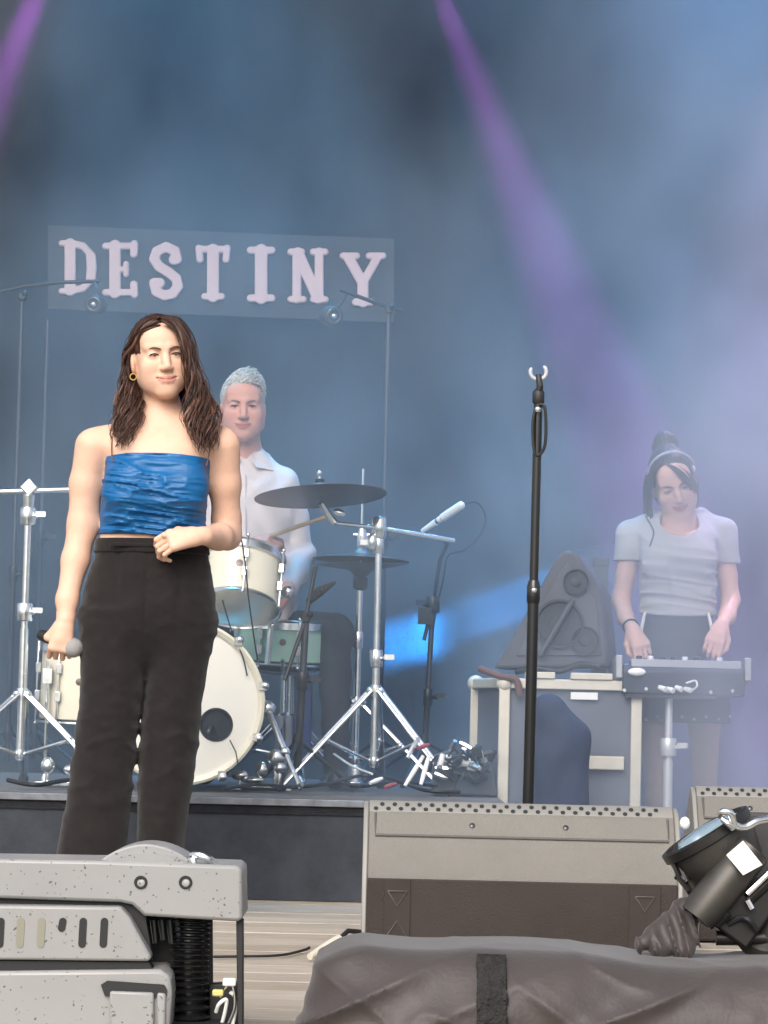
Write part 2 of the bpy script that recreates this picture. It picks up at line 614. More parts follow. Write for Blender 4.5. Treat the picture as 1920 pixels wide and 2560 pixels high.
PURPLE = (0.85, 0.11, 0.92)
BLUE = (0.10, 0.42, 1.0)
LP1 = P(1098, -22, 10.9)
stage_spot(LP1, P(1560, 1120, 10.3), 'black spotlight at the top edge throwing the long purple beam', M['lens'], PURPLE, 560, 12.5)
LP2 = P(112, -70, 10.9)
stage_spot(LP2, P(-190, 700, 10.3), 'black spotlight at the top left corner throwing a purple beam', M['lens'], PURPLE, 700, 12.5)
stage_spot((1.35, 11.0, 4.80), (1.25, 10.3, 0.0), 'blue wash spotlight above the right of the picture', M['lens_b'], (0.18, 0.50, 1.0), 480, 58, 1.0)
stage_spot((-0.95, 11.0, 4.80), (-0.7, 10.4, 0.0), 'blue wash spotlight above the left of the picture', M['lens_b'], (0.05, 0.52, 1.0), 500, 54, 1.0)
stage_spot((0.25, 11.0, 4.80), (0.2, 10.4, 0.0), 'blue wash spotlight above the middle of the picture', M['lens_b'], (0.05, 0.50, 1.0), 280, 58, 1.0)

stage_spot((2.3, 11.0, 4.80), (1.75, 9.7, 0.3), 'purple wash spotlight beyond the right edge of the picture', M['lens'], (0.95, 0.66, 1.0), 1300, 42, 1.0)

# blue lamp standing low behind the loudspeaker, grazing the back curtain
LB = P(1470, 1440, 11.72)
tb = thing('floor_spotlight', (LB.x, LB.y, 0.0), 'low blue spotlight hidden behind the tipped loudspeaker', 'spotlight')
m = MB(); m.lathe([(0.06, -0.16), (0.10, -0.14), (0.12, -0.004), (0.11, -0.004), (0.10, -0.03)], LB, P(1036, 1598, 12.3) - LB, 20); m.build('lamp_head', M['black'], tb)
m = MB(); m.tube([LB + Vector((0.05, 0, -0.04)), (LB.x + 0.05, LB.y, 0.02)], 0.014); m.lathe([(0.12, 0.0), (0.12, 0.02), (0.03, 0.03)], (LB.x + 0.05, LB.y, 0.0)); m.build('stand', M['black'], tb)
ld_ = bpy.data.lights.new('floor_beam_lamp', 'AREA'); ld_.shape = 'SQUARE'; ld_.size = 0.17; ld_.spread = R(7); ld_.energy = 4.6; ld_.color = (0.02, 0.36, 1.0)
s = bpy.data.objects.new('floor_beam_lamp', ld_); COL.objects.link(s); s.location = LB
s.rotation_euler = (P(1036, 1598, 12.3) - LB).to_track_quat('-Z', 'Y').to_euler()
s.parent = tb; s.location = s.location - tb.location

# ------------------------------------------------------------------ stage smoke
def smoke():
    mb = MB(); mb.box((0, 10.46, 2.2), (8.2, 3.32, 4.4))
    me = bpy.data.meshes.new('stage_smoke'); me.from_pydata(mb.v, [], mb.f)
    m = bpy.data.materials.new('stage_smoke'); m.use_nodes = True
    t = m.node_tree
    t.nodes.remove(t.nodes['Principled BSDF'])
    out = t.nodes['Material Output']
    pv = t.nodes.new('ShaderNodeVolumePrincipled')
    pv.inputs['Color'].default_value = (0.72, 0.84, 0.97, 1)  # white smoke; the blue of the stage light is put into its colour
    pv.inputs['Anisotropy'].default_value = 0.0
    tc = t.nodes.new('ShaderNodeNewGeometry')
    sx = t.nodes.new('ShaderNodeSeparateXYZ')
    t.links.new(tc.outputs['Position'], sx.inputs[0])
    mp = t.nodes.new('ShaderNodeMapping')
    mp.inputs['Scale'].default_value = (1.0, 0.7, 0.8)
    mp.inputs['Location'].default_value = (3.3, 1.1, 0.4)
    t.links.new(tc.outputs['Position'], mp.inputs[0])
    n = t.nodes.new('ShaderNodeTexNoise')
    n.inputs['Scale'].default_value = 1.8
    n.inputs['Detail'].default_value = 2.0
    t.links.new(mp.outputs[0], n.inputs['Vector'])
    nr = t.nodes.new('ShaderNodeMapRange'); nr.inputs[1].default_value = 0.38; nr.inputs[2].default_value = 0.64
    nr.inputs[3].default_value = 0.22; nr.inputs[4].default_value = 1.65
    t.links.new(n.outputs[0], nr.inputs[0])
    # thicker towards the keyboard side and low down
    rx = t.nodes.new('ShaderNodeMapRange'); rx.interpolation_type = 'SMOOTHSTEP'
    rx.inputs[1].default_value = 0.05; rx.inputs[2].default_value = 1.6; rx.inputs[3].default_value = 0.125; rx.inputs[4].default_value = 0.60
    t.links.new(sx.outputs['X'], rx.inputs[0])
    rz = t.nodes.new('ShaderNodeMapRange'); rz.interpolation_type = 'SMOOTHSTEP'
    rz.inputs[1].default_value = 2.9; rz.inputs[2].default_value = 1.3; rz.inputs[3].default_value = 0.55; rz.inputs[4].default_value = 1.0
    t.links.new(sx.outputs['Z'], rz.inputs[0])
    # and towards the front of the stage, where the machines stand
    ry = t.nodes.new('ShaderNodeMapRange'); ry.interpolation_type = 'SMOOTHSTEP'
    ry.inputs[1].default_value = 10.7; ry.inputs[2].default_value = 9.5; ry.inputs[3].default_value = 0.70; ry.inputs[4].default_value = 1.9
    t.links.new(sx.outputs['Y'], ry.inputs[0])
    m0_ = t.nodes.new('ShaderNodeMath'); m0_.operation = 'MULTIPLY'
    t.links.new(rx.outputs[0], m0_.inputs[0]); t.links.new(ry.outputs[0], m0_.inputs[1])
    m1 = t.nodes.new('ShaderNodeMath'); m1.operation = 'MULTIPLY'
    t.links.new(m0_.outputs[0], m1.inputs[0]); t.links.new(rz.outputs[0], m1.inputs[1])
    m2 = t.nodes.new('ShaderNodeMath'); m2.operation = 'MULTIPLY'
    t.links.new(m1.outputs[0], m2.inputs[0]); t.links.new(nr.outputs[0], m2.inputs[1])
    t.links.new(m2.outputs[0], pv.inputs['Density'])
    t.links.new(pv.outputs[0], out.inputs['Volume'])
    me.materials.append(m)
    o = bpy.data.objects.new('stage_smoke', me); COL.objects.link(o)
    tag(o, 'drifting stage smoke coloured with the blue stage light, filling the back of the stage', 'smoke', kind='stuff')
    return o
smoke()

# ------------------------------------------------------------------ drum riser
RZ = 0.32; RX0, RX1, RY0, RY1 = -2.0, 0.40, 8.8, 11.2
t = thing('drum_riser', (-0.8, RY0, 0), 'black low platform carrying the drum kit', 'riser')
m = MB(); m.box(((RX0 + RX1) / 2, (RY0 + RY1) / 2, RZ - 0.03), (RX1 - RX0, RY1 - RY0, 0.05)); m.build('deck', M['molton2'], t, smooth=False)
m = MB(); m.box(((RX0 + RX1) / 2, RY0 - 0.004, RZ - 0.017), (RX1 - RX0 + 0.01, 0.012, 0.022)); m.build('edge_trim', M['stand_edge'], t, bevel=0.002, smooth=False)
vs = []; fs = []
N = 180
for i in range(N + 1):
    x = RX0 + (RX1 - RX0) * i / N
    for k in range(7):
        z = (RZ - 0.03) * k / 6
        vs.append((x, RY0 + 0.006 + 0.006 * math.sin(x * 9 + 0.7 * math.sin(x * 4)) * (1 - k / 6), z))
for i in range(N):
    for k in range(6):
        a = i * 7 + k; fs.append((a, a + 7, a + 8, a + 1))
m = MB(); m.add(vs, fs)
m.box((RX1 - 0.01, (RY0 + RY1) / 2 + 0.05, RZ / 2 - 0.03), (0.01, RY1 - RY0 - 0.15, RZ - 0.06))
M['skirt'] = mat('riser_skirt', (0.040, 0.045, 0.056, 1), 0.9, var=0.25, vscale=9, bump=0.25, bscale=250, spec=0.2, sheen=0.3)
m.build('skirt', M['skirt'], t, sharp=None)

# ------------------------------------------------------------------ name board with pink letters
M['board'] = mat('name_board', C(74, 74, 74), 0.8, var=0.08, vscale=6)
M['pink'] = mat('pink_letter', C(255, 220, 218), 0.55, var=0.05, vscale=14)
SD = 12.22
bt = thing('name_board', P(552, 800, SD), 'grey board with pink letters hung on the curtain', 'sign')
q = [P(120, 563, SD), P(985, 597, SD), P(985, 806, SD), P(120, 772, SD)]
m = MB(); m.prism(q, (0, 0.015, 0)); m.build('panel', M['board'], bt, smooth=False)
LET = {
 'D': (0.62, [([(0.17, 0.06), (0.17, 0.94)], 0.095), ([(0.02, 0.95), (0.2, 0.95)], 0.055), ([(0.02, 0.05), (0.2, 0.05)], 0.055),
              ([(0.17, 0.95), (0.40, 0.90), (0.54, 0.74), (0.57, 0.5), (0.54, 0.26), (0.40, 0.10), (0.17, 0.05)], 0.065),
              ([(0.545, 0.70), (0.56, 0.5), (0.545, 0.30)], 0.085)]),
 'E': (0.62, [([(0.20, 0.06), (0.20, 0.94)], 0.095), ([(0.03, 0.93), (0.54, 0.93)], 0.06), ([(0.03, 0.07), (0.54, 0.07)], 0.06),
              ([(0.2, 0.5), (0.40, 0.5)], 0.05), ([(0.40, 0.40), (0.40, 0.60)], 0.05), ([(0.55, 0.97), (0.54, 0.78)], 0.065), ([(0.55, 0.03), (0.54, 0.22)], 0.065)]),
 'S': (0.60, [([(0.50, 0.72), (0.46, 0.87), (0.30, 0.94), (0.13, 0.86), (0.08, 0.72), (0.17, 0.58), (0.34, 0.48), (0.49, 0.36),
               (0.52, 0.22), (0.42, 0.08), (0.27, 0.05), (0.12, 0.12), (0.08, 0.28)], 0.085), ([(0.44, 0.71), (0.48, 0.71)], 0.085), ([(0.10, 0.28), (0.18, 0.28)], 0.085)]),
 'T': (0.64, [([(0.31, 0.06), (0.31, 0.92)], 0.10), ([(0.06, 0.93), (0.56, 0.93)], 0.06), ([(0.04, 0.95), (0.06, 0.74)], 0.06), ([(0.58, 0.95), (0.56, 0.74)], 0.06), ([(0.15, 0.06), (0.47, 0.06)], 0.06)]),
 'I': (0.48, [([(0.24, 0.06), (0.24, 0.94)], 0.105), ([(0.05, 0.94), (0.43, 0.94)], 0.065), ([(0.05, 0.06), (0.43, 0.06)], 0.065)]),
 'N': (0.72, [([(0.15, 0.06), (0.15, 0.94)], 0.075), ([(0.57, 0.06), (0.57, 0.94)], 0.075), ([(0.17, 0.92), (0.55, 0.08)], 0.095),
              ([(0.04, 0.94), (0.24, 0.94)], 0.06), ([(0.46, 0.94), (0.68, 0.94)], 0.06), ([(0.04, 0.06), (0.27, 0.06)], 0.06), ([(0.46, 0.06), (0.68, 0.06)], 0.06)]),
 'Y': (0.76, [([(0.38, 0.06), (0.38, 0.45)], 0.095), ([(0.38, 0.42), (0.13, 0.90)], 0.09), ([(0.38, 0.42), (0.63, 0.90)], 0.075),
              ([(0.03, 0.94), (0.27, 0.94)], 0.06), ([(0.49, 0.94), (0.73, 0.94)], 0.06), ([(0.25, 0.06), (0.51, 0.06)], 0.065)]),
}
for ch, x0, x1, y0, y1 in [('D', 152, 238, 602, 735), ('E', 260, 346, 606, 741), ('S', 375, 456, 610, 746), ('T', 492, 576, 614, 750),
                           ('I', 620, 686, 618, 754), ('N', 722, 818, 622, 757), ('Y', 853, 962, 632, 764)]:
    wd, strokes = LET[ch]
    a = P(x0, y1, SD - 0.012); b = P(x1, y1, SD - 0.012); c = P(x0, y0, SD - 0.012)
    ux = (b - a) / wd; uz = (c - a)
    fld = Field()
    hh = uz.length
    for pts, r in strokes:
        pp = [a + ux * x + uz * z for x, z in pts]
        for i in range(len(pp) - 1):
            fld.cap(pp[i], pp[i + 1], r * hh * 1.14, r * hh * 1.14, 0.001)
    lo = (min(a.x, c.x) - 0.03, SD - 0.030, min(a.z, b.z) - 0.03); hi = (b.x + 0.04, SD + 0.002, c.z + 0.03)
    V, Q = carve(fld, lo, hi, (0.003, 0.004, 0.003), clip=lambda x, y, z: np.abs(y - (SD - 0.013)) - 0.0115 + 0 * x * z)
    o = link_mesh('letter_' + ch, sdf_mesh('letter', [(V, Q)]), M['pink'], bt, sharp=50)
    o.name = 'letter'
    part_label(o, 'pink capital %s with rounded slab ends' % ch)
# ------------------------------------------------------------------ materials of the instruments
M['cream'] = mat('cream_drum_lacquer', C(226, 220, 200), 0.3, var=0.06, vscale=6, coat=0.3)
M['mint'] = mat('mint_drum_lacquer', C(182, 220, 203), 0.32, var=0.06, vscale=6, coat=0.3)
M['head'] = mat('white_drumhead', C(236, 232, 222), 0.6, var=0.04, vscale=3)
M['clear'] = mat('clear_drumhead', C(120, 138, 138), 0.25, var=0.1, vscale=4)
M['hole'] = mat('dark_inside', (0.02, 0.025, 0.03, 1), 0.9)
M['cymbal'] = mat('dark_bronze', C(118, 106, 104), 0.42, 0.85, var=0.25, vscale=20, rvar=0.12)
M['felt'] = mat('black_felt', (0.02, 0.02, 0.022, 1), 0.95)
M['cable'] = mat('cable', (0.012, 0.012, 0.014, 1), 0.6)
M['wood'] = mat('hickory', C(206, 176, 138), 0.5, var=0.1, vscale=10)
M['white'] = mat('white_plastic', C(232, 232, 230), 0.5)
M['red'] = mat('red_tape', C(150, 72, 80), 0.6)

# ---- bass drum
BD = P(455, 1756, 9.22); BR = 0.256
ax = Vector((0.035, -1.0, 0.0)).normalized()           # faces the audience, a little to the left
BDZ = RZ
t = thing('bass_drum', (BD.x, BD.y, RZ), 'white bass drum with a round port hole behind the singer', 'drum')
bx_ = BD - ax * 0.42
m = MB(); m.lathe([(BR - 0.012, 0.0), (BR - 0.006, 0.01), (BR - 0.006, 0.41), (BR - 0.012, 0.42)], bx_, ax, 56); m.build('shell', M['cream'], t)
m = MB()
# front head is a ring around the port hole
HC = P(540, 1812, 9.2)
u, w_, _ = frame_of(ax)
hc = HC - BD; hc = hc - ax * hc.dot(ax); hr = 0.052
vs = []; fs = []; n = 64
for k in range(n):
    a = 2 * math.pi * k / n
    e = u * math.cos(a) + w_ * math.sin(a)
    for j in range(9):
        s_ = j / 8
        vs.append(BD + ax * (0.012 + 0.004 * (1 - s_)) + (hc + e * hr) * (1 - s_) + e * (BR - 0.004) * s_)
for k in range(n):
    k2 = (k + 1) % n
    for j in range(8):
        fs.append((k * 9 + j, k * 9 + j + 1, k2 * 9 + j + 1, k2 * 9 + j))
m.add(vs, fs); m.build('front_head', M['head'], t, sharp=None)
m = MB(); m.lathe([(hr + 0.003, 0.010), (hr + 0.003, -0.02), (0.0, -0.02)], BD + hc, ax, 40); o = m.build('port_hole', M['hole'], t); part_label(o, 'round dark hole in the white drumhead')
m = MB(); m.torus(BD + hc + ax * 0.0165, ax, hr, 0.0035, 40, 6); m.build('port_ring', M['blackpl'], t)
m = MB(); m.lathe([(BR - 0.008, 0.004), (BR + 0.012, 0.004), (BR + 0.014, 0.0), (BR + 0.014, 0.040), (BR + 0.006, 0.044), (BR - 0.008, 0.036), (BR - 0.008, 0.004)], BD - ax * 0.016, ax, 64)
m.build('front_hoop', M['cream'], t)
m = MB(); m.lathe([(BR - 0.008, 0.0), (BR + 0.012, 0.0), (BR + 0.014, 0.038), (BR - 0.008, 0.038)], bx_ - ax * 0.022, ax, 64); m.build('rear_hoop', M['cream'], t)
for k in range(10):
    a = 2 * math.pi * (k + 0.35) / 10
    e = u * math.cos(a) + w_ * math.sin(a)
    m = MB(); m.box(BD + e * (BR + 0.014) + ax * 0.008, (0.026, 0.05, 0.026), Matrix((u, ax, w_)).transposed()); m.ball(BD + e * (BR + 0.022) + ax * 0.030, 0.014, 10, 6)
    m.tube([BD + e * (BR + 0.02) + ax * 0.02, BD + e * (BR + 0.016) - ax * 0.13], 0.005, 6)
    m.build('claw_hook', M['chrome'], t)
    m = MB(); m.box(BD + e * (BR + 0.008) - ax * 0.15, (0.022, 0.06, 0.03), Matrix((u, ax, w_)).transposed()); m.build('lug', M['chrome'], t, bevel=0.006)
m = MB()
sp0 = P(668, 1770, 9.30); sp1 = P(752, 1972, 9.08)
m.tube([sp0, sp0.lerp(sp1, 0.55)], 0.011); m.tube([sp0.lerp(sp1, 0.5), sp1], 0.007); m.ball(sp0, (0.03, 0.03, 0.026), 12, 8)
m.ball(sp0.lerp(sp1, 0.55), 0.017, 10, 6); m.lathe([(0.012, -0.03), (0.014, 0.0), (0.004, 0.01)], sp1 + Vector((0, 0, 0.012)), sp1 - sp0, 12); m.build('spur', M['chrome'], t)
sq0 = P(290, 1770, 9.30); sq1 = P(210, 1972, 9.08)
m = MB(); m.tube([sq0, sq0.lerp(sq1, 0.55)], 0.011); m.tube([sq0.lerp(sq1, 0.5), sq1], 0.007); m.ball(sq0, 0.028, 12, 8); m.build('spur', M['chrome'], t)
# tape line on the head below the port
cur = [P(575, 1850, 9.19), P(590, 1880, 9.195), P(596, 1915, 9.2)]
m = MB(); m.tube([p - Vector((0, 0.012, 0)) for p in cur], 0.0022, 6); m.build('cord', M['cable'], t)
# microphone foot in front of the port
m = MB(); m.tube([P(520, 1830, 9.17), P(538, 1795, 9.25), P(545, 1785, 9.35)], 0.006, 8); m.build('inner_mic', M['chrome'], t)

def drum(name, c, axis, r, h, shell, label, nl=6, legs=None, under=None, cat='drum', group=None, a0=0.3, base=None, top='head'):
    """c = centre of the top rim, axis points out of the top head"""
    axis = Vector(axis).normalized(); c = Vector(c)
    t = thing(name, base if base is not None else c - axis * h, label, cat, group)
    u, w_, _ = frame_of(axis)
    b = c - axis * h
    rot = Matrix((u, w_, axis)).transposed()
    m = MB(); m.lathe([(r - 0.006, 0.004), (r, 0.008), (r, h - 0.008), (r - 0.006, h - 0.004)], b, axis, 48); m.build('shell', shell, t)
    m = MB(); m.lathe([(r + 0.002, h - 0.002), (r - 0.004, h), (0.0, h + 0.001)], b, axis, 48); m.build('top_head', M[top], t)
    m = MB(); m.lathe([(r + 0.002, 0.002), (r - 0.004, 0.0), (0.0, -0.001)], b, axis, 48); m.build('bottom_head', M['clear'], t)
    for hh in (h - 0.012, 0.010):
        m = MB(); s_ = 1 if hh > h / 2 else -1
        m.lathe([(r + 0.003, -0.014), (r + 0.010, -0.014), (r + 0.008, 0.010 * s_), (r + 0.012, 0.016 * s_), (r + 0.004, 0.020 * s_), (r + 0.003, -0.014)], b + axis * hh, axis, 48)
        m.build('hoop', M['chrome'], t)
    for k in range(nl):
        a = 2 * math.pi * (k + a0) / nl
        e = u * math.cos(a) + w_ * math.sin(a)
        m = MB()
        for hh in (h * 0.68, h * 0.32):
            m.box(b + e * (r + 0.010) + axis * hh, (0.020, 0.018, 0.034), rot)
        m.tube([b + e * (r + 0.013) + axis * (-0.012), b + e * (r + 0.013) + axis * (h + 0.012)], 0.0038, 6)
        m.ball(b + e * (r + 0.013) + axis * (h + 0.012), 0.007, 8, 6); m.ball(b + e * (r + 0.013) - axis * 0.012, 0.007, 8, 6)
        m.build('lug', M['chrome'], t, bevel=0.003)
    m = MB(); m.lathe([(0.012, 0.0), (0.012, 0.003), (0.004, 0.004)], b + axis * (h * 0.52) - (Vector((0, 1, 0)) - axis * axis.y).normalized() * (r - 0.001), -(Vector((0, 1, 0)) - axis * axis.y).normalized(), 14)
    m.build('badge', M['cymbal'], t)
    for (x, y, zt) in (legs or []):
        m = MB(); m.tube([(x, y, zt), (x, y, RZ + 0.03)], 0.006, 8); m.lathe([(0.012, 0), (0.013, 0.02), (0.008, 0.035)], (x, y, RZ), n=12)
        m.box((x, y, zt - 0.05), (0.03, 0.03, 0.05)); m.build('leg', M['chrome'], t)
    return t

# rack tom, tipped back towards the drummer so that its lower head shows
TC = P(606, 1396, 9.50); tax = Vector((0.05, 0.46, 1.0)).normalized()
tt = drum('rack_tom', TC, tax, 0.138, 0.185, M['cream'], 'cream rack tom above the bass drum beside the singer', 6, a0=0.15)
m = MB(); m.tube([P(690, 1500, 9.6), P(676, 1580, 9.6), P(668, 1660, 9.62)], 0.011); m.ball(P(720, 1480, 9.52), 0.022, 10, 8); m.tube([P(720, 1480, 9.55), P(690, 1500, 9.6)], 0.009); m.build('mount', M['chrome'], tt)
# mint drum on a basket stand
MC = P(714, 1552, 9.95)
tm = drum('snare_drum', MC, (0.03, -0.06, 1), 0.168, 0.145, M['mint'], 'mint green drum on a stand right of the bass drum', 8, a0=0.4, base=(MC.x, MC.y, RZ))
m = MB()
sb = MC - Vector((0, 0, 0.19))
m.tube([sb, (sb.x, sb.y, RZ + 0.18)], 0.012)
for k in range(3):
    a = R(30 + 120 * k); e = Vector((math.cos(a), math.sin(a), 0))
    m.tube([sb, sb + e * 0.16 + Vector((0, 0, 0.015)), sb + e * 0.19 + Vector((0, 0, 0.05))], 0.007, 8)
    m.tube([(sb.x, sb.y, RZ + 0.26), Vector((sb.x, sb.y, RZ + 0.012)) + e * 0.26], 0.007, 8)
m.build('stand', M['chrome'], tm)
# floor tom left of the singer
FC = P(214, 1612, 9.6)
fz = FC.z - 0.06
drum('floor_tom', FC, (0.02, -0.02, 1), 0.145, 0.26, M['cream'], 'cream floor tom half hidden by the singer at left', 6, a0=0.55,
     legs=[(FC.x - 0.11, FC.y - 0.13, fz), (FC.x + 0.13, FC.y - 0.10, fz), (FC.x, FC.y + 0.165, fz)], base=(FC.x, FC.y, RZ))

# ---- stands
def tripod(m, foot, top_z, spread, h_hub, n=3, a0=20, r=0.008, zb=RZ, double=True):
    foot = Vector(foot)
    hub = Vector((foot.x, foot.y, zb + h_hub)); low = Vector((foot.x, foot.y, zb + 0.10))
    for k in range(n):
        a = R(a0 + 360 / n * k); e = Vector((math.cos(a), math.sin(a), 0)); s_ = Vector((-e.y, e.x, 0)) * 0.012
        ft = Vector((foot.x, foot.y, zb + 0.012)) + e * spread
        if double:
            m.tube([hub + e * 0.02 + s_, ft + s_ * 0.6], r, 8); m.tube([hub + e * 0.02 - s_, ft - s_ * 0.6], r, 8)
        else:
            m.tube([hub + e * 0.015, ft], r, 8)
        mid = hub.lerp(ft, 0.52)
        m.tube([low + e * 0.012, mid], r * 0.9, 8)
        m.ball(mid, r * 1.7, 8, 6)
        m.ball(hub + e * 0.02, r * 2.0, 8, 6)
    m.lathe([(0.02, -0.02), (0.022, 0.0), (0.02, 0.02)], hub, n=14)
    m.lathe([(0.018, -0.015), (0.02, 0.0), (0.018, 0.015)], low, n=14)
def feet(foot, spread, t, n=3, a0=20, zb=RZ):
    for k in range(n):
        a = R(a0 + 360 / n * k); e = Vector((math.cos(a), math.sin(a), 0))
        ft = Vector((foot[0], foot[1], zb)) + e * spread
        m = MB(); m.lathe([(0.017, 0), (0.018, 0.014), (0.010, 0.03)], ft, n=12); m.build('rubber_foot', M['rubber'], t)
def clutch(m, p, r=0.022, side=1):
    m.lathe([(r * 0.9, -0.03), (r, -0.026), (r, 0.026), (r * 0.9, 0.03)], p, n=16)
    m.tube([p, p + Vector((0.034 * side, -0.02, 0))], 0.008, 8)
    m.box(p + Vector((0.045 * side, -0.022, 0.006)), (0.034, 0.008, 0.018))
def cymbal_disc(c, axis, r, t, name='cymbal', mt=None):
    m = MB()
    m.lathe([(r, 0.0), (r * 0.72, 0.010), (r * 0.30, 0.020), (r * 0.22, 0.026), (r * 0.15, 0.040), (r * 0.07, 0.046), (0.006, 0.047),
             (0.006, 0.044), (r * 0.07, 0.043), (r * 0.145, 0.037), (r * 0.22, 0.023), (r * 0.30, 0.0175), (r * 0.72, 0.0075), (r - 0.001, -0.0015), (r, 0.0)], c, axis, 72)
    o = m.build(name, mt or M['cymbal'], t, sharp=60)
    return o

# crash cymbal on its boom stand
b0 = P(948, 1320, 9.62)
ct = thing('cymbal_stand', (b0.x, b0.y, RZ), 'chrome boom stand carrying the dark crash cymbal', 'cymbal stand')
m = MB(); m.tube([(b0.x, b0.y, RZ + 0.08), (b0.x, b0.y, RZ + 0.46)], 0.0145, 14); m.build('base_tube', M['chrome'], ct)
m = MB(); m.tube([(b0.x, b0.y, RZ + 0.44), b0 + Vector((0, 0, -0.03))], 0.0118, 14); m.build('upper_tube', M['chrome'], ct)
m = MB(); tripod(m, b0, 0, 0.34, 0.34, a0=-35); m.build('tripod', M['chrome'], ct)
feet(b0, 0.34, ct, a0=-35)
m = MB(); clutch(m, Vector((b0.x, b0.y, RZ + 0.45)), 0.024); m.build('clutch', M['chrome'], ct)
m = MB(); clutch(m, P(946, 1362, 9.62), 0.02, -1); m.build('clutch', M['chrome'], ct)
m = MB(); m.ball(P(930, 1356, 9.6), (0.018, 0.014, 0.034), 10, 8); m.build('wing_bolt', M['chrome'], ct)
m = MB(); m.lathe([(0.018, -0.04), (0.026, -0.03), (0.026, 0.03), (0.018, 0.04)], b0 + Vector((0, 0, 0.0)), n=14); m.build('tilter', M['chrome'], ct, bevel=0.003)
ba = P(838, 1308, 9.55); bb = P(1135, 1352, 9.72)
m = MB(); m.tube([ba, b0], 0.0075, 10); m.tube([b0 + Vector((0.02, 0, -0.004)), bb], 0.0095, 10); m.build('boom_arm', M['chrome'], ct)
cc = P(801, 1232, 9.52); cax = Vector((-0.075, 0.105, 1)).normalized()
m = MB(); m.tube([ba, ba + Vector((-0.02, 0, 0.02)), cc - cax * 0.035], [0.013, 0.014, 0.010], 10); m.ball(P(848, 1282, 9.53), (0.022, 0.010, 0.014), 10, 6, Matrix.Rotation(R(25), 3, 'Y')); m.tube([cc - cax * 0.03, cc + cax * 0.075], 0.004, 8)
m.ball(cc + cax * 0.068, (0.009, 0.009, 0.013), 8, 6); m.build('tilt_joint', M['chrome'], ct)
cymbal_disc(cc - cax * 0.012, cax, 0.226, ct)
m = MB(); m.lathe([(0.008, -0.034), (0.020, -0.020), (0.020, -0.004), (0.008, 0.0)], cc + cax * 0.03, cax, 14); m.lathe([(0.010, 0.0), (0.016, 0.004), (0.016, 0.012), (0.006, 0.014)], cc + cax * 0.034, cax, 14); m.build('felt', M['felt'], ct)

# hi-hat behind it
h0 = P(897, 1500, 9.95)
ht = thing('hi_hat_stand', (h0.x, h0.y, RZ), 'chrome hi-hat stand with two thin flat cymbals', 'hi-hat')
m = MB(); m.tube([(h0.x, h0.y, RZ + 0.05), P(900, 1452, 9.95)], 0.0125, 12); m.build('tube', M['chrome'], ht)
m = MB(); m.tube([P(901, 1460, 9.95), P(908, 1172, 9.95)], 0.0048, 8); m.build('pull_rod', M['chrome'], ht)
m = MB(); m.lathe([(0.013, -0.045), (0.02, -0.035), (0.02, 0.02), (0.012, 0.045)], P(905, 1352, 9.95), n=14); m.tube([P(905, 1338, 9.95) + Vector((-0.03, 0, 0)), P(905, 1338, 9.95) + Vector((0.03, 0, 0))], 0.008, 8); m.build('clutch', M['chrome'], ht)
hz = P(902, 1406, 9.95)
cymbal_disc(hz + Vector((0, 0, 0.008)), (0.02, 0.03, 1), 0.172, ht, 'top_cymbal')
cymbal_disc(hz - Vector((0, 0, 0.006)), (0.02, 0.03, -1), 0.172, ht, 'bottom_cymbal')
m = MB(); m.lathe([(0.012, -0.05), (0.026, -0.04), (0.026, -0.004), (0.01, 0.0)], hz - Vector((0, 0, 0.05)), n=14); m.build('felt_cup', M['felt'], ht)
m = MB(); tripod(m, h0, 0, 0.32, 0.30, a0=100, r=0.009, double=False); m.build('tripod', M['chrome'], ht)
feet(h0, 0.32, ht, a0=100)
m = MB(); clutch(m, Vector((h0.x, h0.y, RZ + 0.52)), 0.02, -1); m.build('height_clutch', M['chrome'], ht)
m = MB(); m.box((h0.x - 0.02, h0.y - 0.20, RZ + 0.05), (0.09, 0.26, 0.012), Matrix.Rotation(R(12), 3, 'X')); m.build('pedal', M['chrome'], ht, bevel=0.003)

# left boom stand
l0 = P(72, 1228, 9.45)
lt = thing('cymbal_stand', (l0.x, l0.y, RZ), 'chrome stand with a level boom arm at the left edge', 'cymbal stand')
m = MB(); m.tube([(l0.x, l0.y, RZ + 0.08), (l0.x, l0.y, RZ + 0.52)], 0.0155, 14); m.build('base_tube', M['chrome'], lt)
m = MB(); m.tube([(l0.x, l0.y, RZ + 0.5), l0 + Vector((0, 0, -0.02))], 0.0125, 14); m.build('upper_tube', M['chrome'], lt)
m = MB(); tripod(m, l0, 0, 0.36, 0.30, a0=-25); m.build('tripod', M['chrome'], lt)
feet(l0, 0.36, lt, a0=-25)
for q in (P(70, 1290, 9.45), P(55, 1530, 9.45)):
    m = MB(); clutch(m, Vector((l0.x, l0.y, q.z)), 0.028); m.build('clutch', M['chrome'], lt)
m = MB(); m.box(l0 + Vector((0.002, 0, 0.012)), (0.046, 0.04, 0.046), Matrix.Rotation(R(45), 3, 'Y')); m.lathe([(0.018, -0.06), (0.022, 0.0)], l0 + Vector((0, 0, -0.01)), n=12); m.build('tilter', M['chrome'], lt, bevel=0.005)
m = MB(); m.tube([P(-90, 1232, 9.45), P(182, 1224, 9.45)], 0.010, 10); m.build('boom_arm', M['chrome'], lt)
lcx = P(-110, 1195, 9.45)
m = MB(); m.tube([P(-90, 1232, 9.45), lcx, lcx + Vector((0, 0, 0.08))], 0.008, 8); m.build('cymbal_post', M['chrome'], lt)
cymbal_disc(lcx + Vector((0, 0, 0.03)), (0.1, 0.1, 1), 0.0995, lt)

